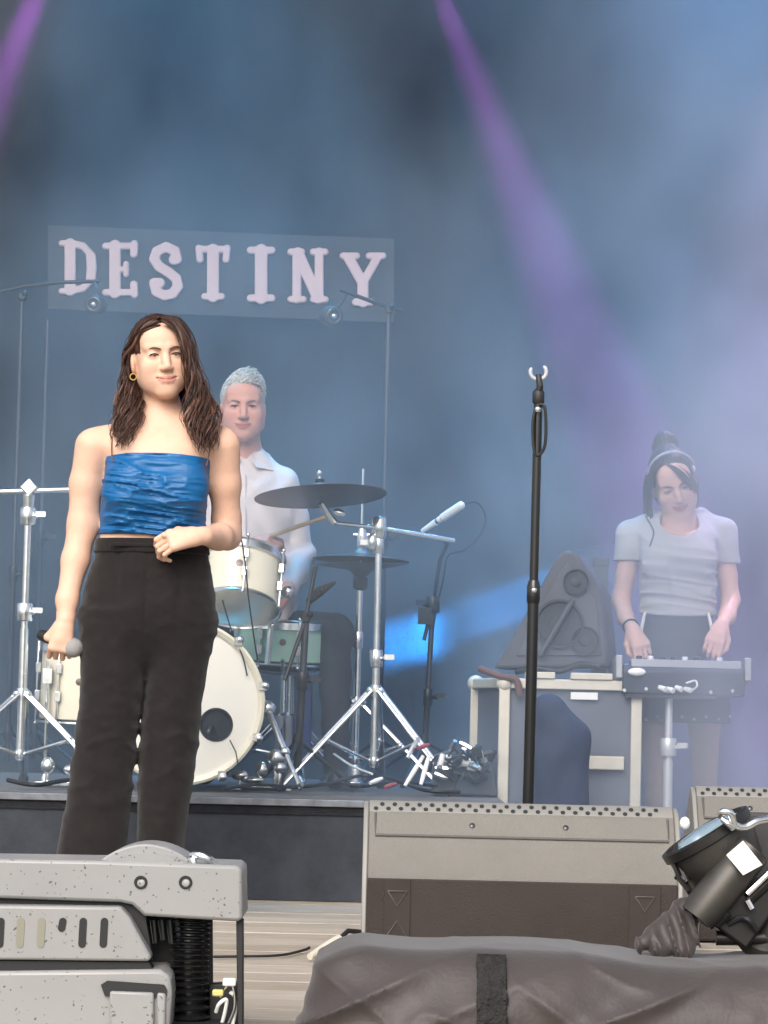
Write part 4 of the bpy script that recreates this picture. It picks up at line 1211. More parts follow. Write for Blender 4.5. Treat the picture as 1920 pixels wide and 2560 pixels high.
# ------------------------------------------------------------------ floor wedges
M['wedge'] = mat('wedge_grey', C(116, 113, 108), 0.75, var=0.08, vscale=4, bump=0.35, bscale=260)
M['wedge_dark'] = mat('wedge_dark', C(48, 40, 37), 0.8, var=0.25, vscale=3.5, bump=0.3, bscale=200)
M['grille'] = mat('grille', C(140, 138, 134), 0.6, 0.2)
M['marks'] = mat('mark_grey', C(86, 79, 76), 0.8)
def wedge(px0, px1, d, zlow, ztop, label, full=True, yaw=0.0):
    a = P(px0, 2200, d); b = P(px1, 2200, d)
    x0, x1 = a.x, b.x
    t = thing('floor_wedge', ((x0 + x1) / 2, d, 0), label, 'loudspeaker', 'floor wedges')
    sec = [(d, 0.004), (d, zlow), (d + 0.115, ztop - 0.022), (d + 0.135, ztop - 0.006), (d + 0.16, ztop), (d + 0.46, 0.12), (d + 0.46, 0.004)]
    m = MB(); m.prism([(x0 + 0.012, y_, z_) for y_, z_ in sec], (x1 - x0 - 0.024, 0, 0)); m.build('cabinet', M['wedge'], t, bevel=0.004)
    for xs in (x0, x1 - 0.0125):
        m = MB(); m.prism([(xs, y_ + (-0.005 if i < 3 else 0.004), z_ + (0.003 if i in (2, 3, 4) else 0)) for i, (y_, z_) in enumerate(sec)], (0.0125, 0, 0)); m.build('side_panel', M['grille'], t, bevel=0.003)
    m = MB(); m.box(((x0 + x1) / 2, d - 0.005, zlow / 2 + 0.002), (x1 - x0 - 0.028, 0.010, zlow - 0.012)); m.build('back_panel', M['wedge_dark'], t, bevel=0.003, smooth=False)
    # recessed plate on the sloping back, as a raised rim and a plate
    sl = Vector((0, 0.115, ztop - 0.022 - zlow)); n_ = Vector((0, -sl.z, sl.y)).normalized(); L = sl.length; u_ = sl.normalized()
    o0 = Vector((0, d, zlow))
    def sp(x, s_, off=0.0):
        return Vector((x, 0, 0)) + o0 + u_ * (s_ * L) + n_ * off
    s0, s1 = 0.63, 0.97
    xa, xb = x0 + 0.03, x1 - 0.03
    m = MB(); m.prism([sp(xa, s0, 0.0), sp(xb, s0, 0.0), sp(xb, s1, 0.0), sp(xa, s1, 0.0)], n_ * 0.004); m.build('plate', M['wedge'], t, bevel=0.0015, smooth=False)
    m = MB(); r_ = 0.0035
    m.tube([sp(xa, s1, 0.003), sp(xa, s0, 0.003), sp(xb, s0, 0.003), sp(xb, s1, 0.003)], r_, 8); m.build('plate_rim', mat('rim_dark', C(88, 86, 84), 0.7), t)
    for f_ in (0.33, 0.65):
        m = MB(); m.lathe([(0.007, 0), (0.007, 0.003), (0.004, 0.005)], sp(xa + (xb - xa) * f_, 0.80, 0.004), n_, 12); m.build('screw', M['stand_grey'], t)
    # perforated grille lip along the top with its holes
    m = MB(); m.prism([(x0 + 0.014, d + 0.116, ztop - 0.020), (x0 + 0.014, d + 0.137, ztop + 0.001), (x0 + 0.014, d + 0.162, ztop + 0.006), (x0 + 0.014, d + 0.47, 0.125), (x0 + 0.014, d + 0.455, 0.11)], (x1 - x0 - 0.028, 0, 0)); m.build('grille', M['grille'], t, bevel=0.002)
    m = MB()
    nh = int((x1 - x0 - 0.06) / 0.031)
    g0 = Vector((0, d + 0.116, ztop - 0.020)); g1 = Vector((0, d + 0.137, ztop + 0.001)); gn = Vector((0, -0.021, 0.021)).normalized()
    gn = Vector((0, -(g1.z - g0.z), g1.y - g0.y)).normalized()
    for i in range(nh):
        for row_, f_ in ((0, 0.30), (1, 0.80)):
            x_ = x0 + 0.03 + (i + 0.5 * row_) * 0.031
            m.lathe([(0.0058, 0.0), (0.0058, 0.0012)], g0.lerp(g1, f_) + Vector((x_, 0, 0)) + gn * 0.0008, gn, 10)
    o = m.build('grille_holes', M['hole'], t); tag(o, kind='stuff')
    if full:
        for px in (993, 1612):
            cx = P(px, 2250, d - 0.01).x
            m = MB(); m.box((cx, d - 0.0125, zlow / 2 + 0.002), (0.062 if px < 1200 else 0.075, 0.004, zlow - 0.016)); m.build('strip', mat('strip_dark', C(50, 43, 40), 0.85, var=0.2), t, smooth=False)
            for zc, up in ((zlow * 0.74, -1), (zlow * 0.34, 1)):
                if px > 1200 and up == 1: continue
                h_ = 0.020
                tri = [(cx - 0.024, zc - h_ * up * 0.8), (cx + 0.024, zc - h_ * up * 0.8), (cx, zc + h_ * up)]
                tri.append(tri[0])
                m = MB(); m.tube([(x_, d - 0.0155, z_) for x_, z_ in tri], 0.0022, 6); m.build('triangle_mark', M['marks'], t)
    return t
wedge(905, 1708, 6.92, 0.192, 0.366, 'grey floor wedge with perforated lip in front of the microphone stand')
wedge(1738, 2150, 7.55, 0.23, 0.405, 'grey floor wedge partly hidden behind the fallen spotlight', full=False)

# jack cable on the planks left of the wedge
m = MB(); a = P(775, 2370, 6.9); b = P(850, 2322, 6.98)
a = Vector((a.x, a.y, 0.02)); 
c0 = P(622, 2392, 6.6)
def onfloor(px, py, z=0.006):
    # point of the stage floor seen at this pixel
    v = CAMQ @ Vector(((px - 960) / FPX, -(py - 1280) / FPX, -1.0))
    t_ = (z - CAMH) / v.z
    return Vector((v.x * t_, v.y * t_, z))
kp = thing('jack_cable', onfloor(780, 2365), 'thin cable with a pale plug running into the floor wedge', 'cable')
m = MB(); m.tube(spline([onfloor(530, 2392), onfloor(600, 2391), onfloor(700, 2388), onfloor(760, 2375), onfloor(775, 2368, 0.012)]), 0.0035, 6); m.build('lead', M['cable'], kp)
p0 = onfloor(772, 2370, 0.012); p1 = onfloor(846, 2330, 0.016)
p1 = Vector((P(848, 2330, 6.84).x, 6.82, 0.045)); p0 = Vector((P(775, 2372, 6.7).x, 6.70, 0.013))
m = MB(); m.tube([p0, p0.lerp(p1, 0.5), p1], [0.008, 0.0115, 0.012], 10); m.build('plug', M['case_edge'], kp)
m = MB(); m.tube([p1, P(870, 2327, 6.86), P(905, 2330, 6.93)], 0.006, 8); m.build('tail', M['cable'], kp)
# ------------------------------------------------------------------ covered box at the stage edge
CD = 4.98
cl = P(770, 2460, CD); 
cf = Field()
x0 = P(748, 2500, CD).x; x1 = P(2150, 2400, CD).x
ztop_ = 0.166
def bag(x, y, z):
    # rounded block, bulging, with gathered folds
    hx, hy, hz = (x1 - x0) / 2, 0.26, 0.32
    cx, cy, cz = (x0 + x1) / 2, CD + 0.26, ztop_ - hz
    r = 0.12
    top = 0.012 * np.sin((x - x0) * 5.2 + 0.6) + 0.006 * np.sin((x - x0) * 13 + 2)
    qx = np.abs(x - cx) - hx + r; qy = np.abs(y - cy) - hy + r; qz = np.abs(z - cz - top) - hz + r
    d = np.sqrt(np.maximum(qx, 0) ** 2 + np.maximum(qy, 0) ** 2 + np.maximum(qz, 0) ** 2) + np.minimum(np.maximum(qx, np.maximum(qy, qz)), 0) - r
    u = x - x0
    zz = z + 0 * u; uu = u + 0 * z; yy = y + 0 * u
    f1 = vnoise(3.2 * (0.8 * uu + 0.6 * zz) + 3, 3 * yy, 15 * (0.85 * zz - 0.4 * uu) + 7)
    f2 = vnoise(4.0 * (0.75 * uu - 0.65 * zz) + 11, 3 * yy + 3, 20 * (0.75 * zz + 0.5 * uu) + 2)
    f3 = vnoise(24 * uu + 14 * zz, 9 * yy, 22 * zz - 12 * uu)
    amp = np.clip((ztop_ + 0.03 - z) / 0.12, 0.12, 1.0)
    ridge = (1 - np.abs(f1)) ** 2 * 0.024 + (1 - np.abs(f2)) ** 3 * 0.012 - 0.004
    return d - amp * (ridge - 0.008) - amp * 0.0030 * f3
X, Y, Z = axis(x0 - 0.03, 0.80, 0.006), axis(CD - 0.03, CD + 0.40, 0.007), axis(0.0, ztop_ + 0.06, 0.005)
Fb = bag(X[:, None, None], Y[None, :, None], Z[None, None, :]).astype(np.float32)
Fb = np.maximum(Fb, (0.006 - Z)[None, None, :])
Fb = np.maximum(Fb, (X - 0.79)[:, None, None])
V, Q = nets(Fb, X, Y, Z)
M['cover'] = mat('taupe_rain_cover', C(60, 53, 52), 0.55, var=0.14, vscale=5, bump=0.12, bscale=120, sheen=0.2)
cv = thing('covered_box', ((x0 + 0.4), CD + 0.2, 0), 'box under a wrinkled taupe rain cover at the stage edge', 'cover')
link_mesh('cover', sdf_mesh('cover', [(V, Q)]), M['cover'], cv, sharp=None)
# rough black closing strip on its front: follows the cloth
vs = []; fs = []
XS = np.linspace(P(1194, 2450, CD).x, P(1268, 2450, CD).x, 13); ZS = np.linspace(0.0, 0.165, 30)
rngs = np.random.RandomState(3)
for xi in XS:
    for zi in ZS:
        ys = np.linspace(CD - 0.05, CD + 0.25, 150)
        f = bag(np.full(150, xi), ys, np.full(150, zi))
        k = int(np.argmax(f < 0))
        vs.append((xi, ys[k] - 0.004 - 0.004 * rngs.rand(), zi))
for i in range(12):
    for k in range(29):
        a = i * 30 + k; fs.append((a, a + 30, a + 31, a + 1))
m = MB(); m.add(vs, fs)
M['velcro'] = mat('black_hook_tape', (0.016, 0.014, 0.014, 1), 0.75, var=0.7, vscale=60, bump=1.0, bscale=160)
o = m.build('hook_tape', M['velcro'], cv, sharp=None); sd = o.modifiers.new('thickness', 'SOLIDIFY'); sd.thickness = 0.006; sd.offset = -1

# gathered neck of the cover where the lamp stands
gp = P(1695, 2330, CD + 0.30)
fg = Field()
fg.cap(P(1600, 2365, CD + 0.28), P(1702, 2285, CD + 0.31), 0.012, 0.014, 0.02)
fg.cap(P(1660, 2370, CD + 0.28), P(1712, 2272, CD + 0.31), 0.020, 0.014, 0.02)
fg.cap(P(1715, 2370, CD + 0.28), P(1722, 2285, CD + 0.31), 0.022, 0.014, 0.02)
V, Q = carve(fg, (gp.x - 0.12, CD + 0.18, gp.z - 0.06), (gp.x + 0.10, CD + 0.40, gp.z + 0.10), 0.004, disp=lambda x, y, z: 0.012 * (1 - np.abs(vnoise(42 * x + 12 * z + 0 * y, 16 * y + 0 * x * z, 7 * z - 6 * x + 0 * y))) ** 3 - 0.004)
link_mesh('gathered_neck', sdf_mesh('gathered_neck', [(V, Q)]), M['cover'], cv, sharp=None)

# ------------------------------------------------------------------ fallen par lamp at the right edge
LD = 5.32
M['par'] = mat('par_can', C(74, 71, 68), 0.42, 0.6, var=0.3, vscale=8, rvar=0.15)
M['par_black'] = mat('par_black', (0.018, 0.016, 0.015, 1), 0.4, 0.2, var=0.3)
M['glass'] = mat('lamp_glass', C(176, 200, 212), 0.15, 0.4, var=0.2, vscale=9, coat=0.6)
pt_ = thing('par_lamp', P(1800, 2330, LD), 'tilted metal par lamp with a white label at the right edge', 'lamp')
lc = P(1766, 2088, LD); ld = (P(1660, 2035, LD) + Vector((0, -0.02, 0)) - P(1700, 2120, LD))
laxis = (P(1735, 2062, LD) - P(1795, 2160, LD)).normalized() + Vector((0, -0.02, 0))
laxis.normalize()
m = MB(); m.lathe([(0.050, -0.10), (0.074, -0.078), (0.086, -0.03), (0.088, 0.0), (0.082, 0.004), (0.080, -0.012)], lc, laxis, 40); m.build('reflector_housing', M['par'], pt_)
m = MB(); m.lathe([(0.0895, -0.010), (0.093, -0.008), (0.093, 0.008), (0.083, 0.011), (0.081, 0.005)], lc, laxis, 40); m.build('front_ring', M['par_black'], pt_)
m = MB(); m.lathe([(0.081, 0.000), (0.06, 0.012), (0.0, 0.020)], lc, laxis, 40); m.build('lens', M['glass'], pt_)
# chrome clip bracket over the rim
m = MB(); m.tube(spline([P(1800, 2040, LD - 0.10), P(1808, 2030, LD - 0.11), P(1826, 2034, LD - 0.11), P(1836, 2062, LD - 0.10), P(1862, 2068, LD - 0.09), P(1895, 2052, LD - 0.08), P(1930, 2048, LD - 0.05)]), 0.0075, 10)
m.tube(spline([P(1806, 2048, LD - 0.105), P(1820, 2060, LD - 0.11), P(1832, 2072, LD - 0.105)]), 0.006, 10); m.build('clip', M['chrome'], pt_)
m = MB(); m.ball(P(1712, 2058, LD - 0.02), (0.010, 0.010, 0.012), 10, 8); m.build('clip_knob', M['white'], pt_)
# rear tube: long can pointing down left
ta = P(1880, 2120, LD - 0.06); tb2 = P(1742, 2296, LD - 0.07)
tdir = (tb2 - ta).normalized()
m = MB(); Lt = (tb2 - ta).length
m.lathe([(0.036, 0.0), (0.038, 0.01), (0.038, Lt * 0.85), (0.034, Lt), (0.028, Lt), (0.027, Lt * 0.93)], ta, tdir, 32); m.build('rear_tube', M['par'], pt_)
m = MB(); m.lathe([(0.029, 0.0), (0.0, 0.002)], tb2 - tdir * 0.004, tdir, 24); m.build('tube_mouth', M['hole'], pt_)
# white label on the tube's body
lb = P(1858, 2145, LD - 0.115)
ur = (P(1920, 2090, LD) - P(1850, 2150, LD)).normalized(); ud = Vector((ur.z, 0, -ur.x)).normalized()
ur = (P(1905, 2130, LD) - P(1862, 2080, LD)).normalized(); ud = (P(1832, 2112, LD) - P(1862, 2090, LD)).normalized()
q = [P(1858, 2102, LD - 0.112), P(1906, 2162, LD - 0.112), P(1858, 2188, LD - 0.115), P(1816, 2138, LD - 0.115)]
m = MB(); m.prism(q, (0, 0.006, 0)); o = m.build('label', M['white'], pt_, smooth=False); part_label(o, 'blank white square label')
# yoke, fins and clamps
m = MB()
m.tube([P(1690, 2110, LD - 0.02), P(1684, 2160, LD - 0.03), P(1700, 2200, LD - 0.04), P(1722, 2228, LD - 0.05)], 0.009, 8, flat=0.5)
m.build('yoke_bracket', M['par_black'], pt_)
for i, (a_, b_) in enumerate([((1700, 2165), (1718, 2205)), ((1728, 2160), (1752, 2185)), ((1745, 2155), (1770, 2165)), ((1690, 2190), (1716, 2200)), ((1712, 2210), (1728, 2232))]):
    m = MB(); m.tube([P(a_[0], a_[1], LD - 0.03), P(b_[0], b_[1], LD - 0.04)], 0.007, 8); m.build('fin', M['par_black'], pt_)
m = MB(); m.box(P(1733, 2180, LD - 0.02), (0.03, 0.02, 0.02), Matrix.Rotation(R(40), 3, 'Y')); m.build('tag', M['white'], pt_, bevel=0.002)
m = MB(); m.tube([P(1870, 2250, LD - 0.05), P(1940, 2185, LD - 0.05)], 0.012, 10); m.build('arm', M['par_black'], pt_)
m = MB(); m.tube([P(1868, 2235, LD - 0.075), P(1940, 2165, LD - 0.075)], 0.006, 8); m.build('arm_rail', M['chrome'], pt_)
m = MB(); m.box(P(1858, 2270, LD - 0.01), (0.09, 0.08, 0.12), Matrix.Rotation(R(35), 3, 'Y')); m.build('ballast_box', M['par_black'], pt_, bevel=0.006)
m = MB(); m.ball(P(1800, 2246, LD - 0.06), (0.013, 0.01, 0.011), 10, 8); m.ball(P(1826, 2240, LD - 0.06), (0.010, 0.01, 0.013), 10, 8); m.tube([P(1868, 2250, LD - 0.07), P(1880, 2272, LD - 0.07)], 0.006, 8); m.build('bolt', M['chrome'], pt_)
m = MB(); m.tube([P(1780, 2300, LD - 0.06), P(1812, 2270, LD - 0.065)], [0.020, 0.019], 12); m.build('cable_gland', M['stand_grey'], pt_)
m = MB(); m.lathe([(0.075, -0.02), (0.08, 0.0), (0.06, 0.012), (0.045, 0.006), (0.03, 0.012), (0.0, 0.012)], P(1928, 2300, LD - 0.02), (-0.5, -1, 0.2), 28); m.build('side_disc', M['par'], pt_)
m = MB(); m.tube(spline([P(1820, 2310, LD - 0.05), P(1850, 2295, LD - 0.06), P(1872, 2300, LD - 0.07), P(1890, 2325, LD - 0.06)]), 0.006, 8); m.build('power_lead', M['cable'], pt_)
m = MB(); m.tube([P(1790, 2345, LD - 0.02), P(1920, 2345, LD - 0.02)], 0.014, 10); m.tube([P(1850, 2280, LD - 0.01), P(1850, 2342, LD - 0.02)], 0.012, 8); m.build('foot_bar', M['par_black'], pt_)
m = MB(); m.box(P(1945, 2190, LD + 0.10), (0.16, 0.03, 0.24)); m.build('back_plate', mat('lamp_plate_grey', C(60, 58, 62), 0.7), pt_, bevel=0.006)  # plate of plain dark grey behind the lamp

# ------------------------------------------------------------------ wet moving lamp at the left edge
FD = 5.0
def wetmat(name, col):
    """satin plastic speckled with dark rain spots"""
    m = mat(name, col, 0.36, var=0.05, vscale=3)
    t = m.node_tree; b = t.nodes['Principled BSDF']
    tc = t.nodes.new('ShaderNodeTexCoord')
    vo = t.nodes.new('ShaderNodeTexVoronoi'); vo.inputs['Scale'].default_value = 95; vo.inputs['Randomness'].default_value = 1.0
    wn = t.nodes.new('ShaderNodeTexNoise'); wn.inputs['Scale'].default_value = 90; wn.inputs['Detail'].default_value = 3
    t.links.new(tc.outputs['Object'], wn.inputs['Vector'])
    wm = t.nodes.new('ShaderNodeVectorMath'); wm.operation = 'MULTIPLY_ADD'; wm.inputs[1].default_value = (0.016, 0.016, 0.016)
    t.links.new(wn.outputs['Color'], wm.inputs[0]); t.links.new(tc.outputs['Object'], wm.inputs[2])
    t.links.new(wm.outputs[0], vo.inputs['Vector'])
    no = t.nodes.new('ShaderNodeTexNoise'); no.inputs['Scale'].default_value = 34; no.inputs['Detail'].default_value = 1
    t.links.new(tc.outputs['Object'], no.inputs['Vector'])
    lt_ = t.nodes.new('ShaderNodeMath'); lt_.operation = 'LESS_THAN'; lt_.inputs[1].default_value = 0.17
    t.links.new(vo.outputs['Distance'], lt_.inputs[0])
    gt = t.nodes.new('ShaderNodeMath'); gt.operation = 'GREATER_THAN'; gt.inputs[1].default_value = 0.46
    t.links.new(no.outputs[0], gt.inputs[0])
    mu = t.nodes.new('ShaderNodeMath'); mu.operation = 'MULTIPLY'
    t.links.new(lt_.outputs[0], mu.inputs[0]); t.links.new(gt.outputs[0], mu.inputs[1])
    old = b.inputs['Base Color'].links[0].from_socket
    mx = t.nodes.new('ShaderNodeMix'); mx.data_type = 'RGBA'
    t.links.new(mu.outputs[0], mx.inputs[0]); t.links.new(old, mx.inputs[6])
    mx.inputs[7].default_value = tuple(c * 0.36 for c in col[:3]) + (1,)
    t.links.new(mx.outputs[2], b.inputs['Base Color'])
    bp = t.nodes.new('ShaderNodeBump'); bp.inputs['Strength'].default_value = 0.6; bp.inputs['Distance'].default_value = 0.004
    t.links.new(mu.outputs[0], bp.inputs['Height']); t.links.new(bp.outputs[0], b.inputs['Normal'])
    return m
M['wet'] = wetmat('wet_grey_plastic', C(146, 145, 145))
M['slot'] = mat('slot_black', (0.010, 0.010, 0.011, 1), 0.6)
M['pale_slot'] = mat('slot_pale', C(132, 130, 116), 0.7)
fx_ = thing('moving_lamp', (P(250, 2500, FD + 0.1).x, FD + 0.1, 0), 'wet grey moving lamp speckled with rain at the left edge', 'lamp')
def slab(outl, d, th, nm, mt, bev=0.005, lab=None):
    mm = MB(); mm.prism([P(x_, y_, d) for x_, y_ in outl], (0, th, 0))
    o_ = mm.build(nm, mt, fx_, bevel=bev, smooth=bev > 0)
    if lab: part_label(o_, lab)
    return o_
slab([(-120, 2146), (240, 2152), (590, 2164), (604, 2172), (607, 2298), (592, 2304), (360, 2290), (330, 2262), (300, 2256), (-120, 2242)], FD, 0.20, 'top_cover', M['wet'], 0.006)
arc_ = [(245 + (480 - 245) * i / 14, 2156 - 46 * math.sin(math.pi * i / 14) ** 0.8) for i in range(15)]
slab([(245, 2166)] + arc_ + [(480, 2174)], FD + 0.03, 0.15, 'dome', M['wet'], 0.008)
slab([(252, 2160)] + [(255 + (470 - 255) * i / 14, 2160 - 26 * math.sin(math.pi * i / 14) ** 0.8) for i in range(15)] + [(470, 2172)], FD + 0.012, 0.02, 'dome_lip', M['wet'], 0.003)
# second shell with vent slots
slab([(-120, 2262), (300, 2268), (322, 2292), (378, 2392), (372, 2404), (-120, 2398)], FD - 0.03, 0.05, 'slotted_cover', M['wet'], 0.006)
slab([(-120, 2238), (330, 2254), (362, 2286), (382, 2400), (-120, 2420)], FD + 0.018, 0.03, 'gap_shadow', M['slot'], 0.0)  # black sheet drawn in for the shade between the two covers
for i, (px, mt_) in enumerate([(2, 'slot'), (52, 'pale_slot'), (104, 'pale_slot'), (157, 'slot'), (208, 'slot'), (261, 'slot')]):
    h_ = 36 if px != 157 else 16
    yc = 2332 if px != 157 else 2312
    p0 = P(px, yc - h_ + 8, FD - 0.0315); p1 = P(px - 3, yc + h_ - 8, FD - 0.0315)
    m = MB(); ol = [p0 + Vector((0.0066 * math.cos(R(a)), 0, 0.0066 * math.sin(R(a)))) for a in range(0, 181, 20)] + [p1 + Vector((0.0066 * math.cos(R(a)), 0, 0.0066 * math.sin(R(a)))) for a in range(180, 361, 20)]
    m.prism(ol, (0, 0.004, 0))
    m.build('vent_slot', M[mt_], fx_)
slab([(-120, 2400), (372, 2406), (384, 2430), (-120, 2426)], FD - 0.02, 0.05, 'seam', M['slot'], 0.0)
slab([(-120, 2430), (400, 2424), (425, 2440), (430, 2480), (420, 2620), (-120, 2620)], FD - 0.035, 0.16, 'lower_body', M['wet'], 0.007)
slab([(252, 2462), (268, 2452), (410, 2462), (418, 2475), (416, 2490), (262, 2490)], FD - 0.0405, 0.004, 'recess_shadow', M['slot'], 0.0)
slab([(274, 2478), (384, 2482), (384, 2590), (274, 2590)], FD - 0.048, 0.012, 'handle_plate', M['wet'], 0.004)
slab([(392, 2482), (414, 2484), (412, 2590), (392, 2590)], FD - 0.046, 0.010, 'handle_plate', M['wet'], 0.004)
for px, py in ((352, 2206), (464, 2206)):
    c = P(px, py, FD - 0.0005)
    m = MB(); m.lathe([(0.008, -0.004), (0.008, 0.0005), (0.005, 0.0015), (0.0, 0.002)], c + Vector((0.0015, 0, -0.003)), (0, -1, 0), 18); m.build('screw', M['wet'], fx_)
    m = MB(); m.torus(c + Vector((0, -0.001, 0)), (0, -1, 0), 0.0095, 0.0024, 20, 6); m.build('screw_recess', M['slot'], fx_)
# black corrugated hose and the dark inner frame
hose = [P(478, 2296, FD + 0.09), P(474, 2380, FD + 0.085), P(474, 2480, FD + 0.08), P(478, 2620, FD + 0.08)]
sp_ = spline(hose, 40); rr = [0.030 + 0.006 * math.sin(i * 1.05) for i in range(len(sp_))]
m = MB(); m.tube(sp_, rr, 20); m.build('corrugated_hose', mat('hose_black', (0.010, 0.010, 0.011, 1), 0.3, coat=0.3), fx_)
slab([(330, 2280), (530, 2296), (532, 2620), (380, 2620), (384, 2440), (350, 2330)], FD + 0.13, 0.03, 'inner_frame', M['slot'], 0.004)
for i in range(5):
    px = 362 + i * 20
    m = MB(); m.tube([P(px, 2300, FD + 0.07), P(px + 6, 2350 + 8 * (i % 2), FD + 0.07)], [0.006, 0.004], 8); m.build('cooling_rib', M['stand_grey'], fx_)
slab([(590, 2296), (608, 2298), (608, 2620), (594, 2620)], FD + 0.02, 0.03, 'corner_post', M['slot'], 0.002)
slab([(520, 2460), (595, 2456), (595, 2620), (520, 2620)], FD + 0.10, 0.03, 'side_plate', M['slot'], 0.004)
for i, pp in enumerate([[P(552, 2492, FD + 0.05), P(572, 2460, FD + 0.04), P(584, 2470, FD + 0.04), P(586, 2520, FD + 0.05), P(560, 2580, FD + 0.06), P(540, 2630, FD + 0.06)],
                        [P(540, 2530, FD + 0.05), P(548, 2510, FD + 0.04), P(566, 2500, FD + 0.04), P(560, 2540, FD + 0.05), P(545, 2590, FD + 0.06), P(530, 2630, FD + 0.06)],
                        [P(575, 2480, FD + 0.045), P(590, 2500, FD + 0.05), P(582, 2560, FD + 0.06), P(565, 2630, FD + 0.06)]]):
    m = MB(); m.tube(spline(pp), 0.0035, 8); m.build('lead', M['white'] if i else M['chrome'], fx_)
m = MB(); m.box(P(574, 2455, FD + 0.04), (0.024, 0.018, 0.014)); m.build('connector', M['white'], fx_, bevel=0.003)
m = MB(); m.box(P(545, 2482, FD + 0.04), (0.020, 0.016, 0.012)); m.build('connector', mat('connector_yellow', C(200, 190, 120), 0.5), fx_, bevel=0.003)
for i, pp in enumerate([[P(470, 2142, FD + 0.05), P(496, 2138, FD + 0.03), P(522, 2148, FD + 0.03), P(546, 2166, FD + 0.05)], [P(472, 2148, FD + 0.05), P(480, 2150, FD + 0.03), P(488, 2168, FD + 0.03)]]):
    m = MB(); m.tube(spline(pp), [0.004] * 3 + [0.007] * (len(spline(pp)) - 6) + [0.004] * 3, 8); m.build('clear_tie', M['chrome'], fx_)
m = MB(); m.box((P(200, 2500, FD + 0.1).x, FD + 0.12, 0.02), (0.55, 0.24, 0.036)); m.build('base', M['slot'], fx_, bevel=0.006)
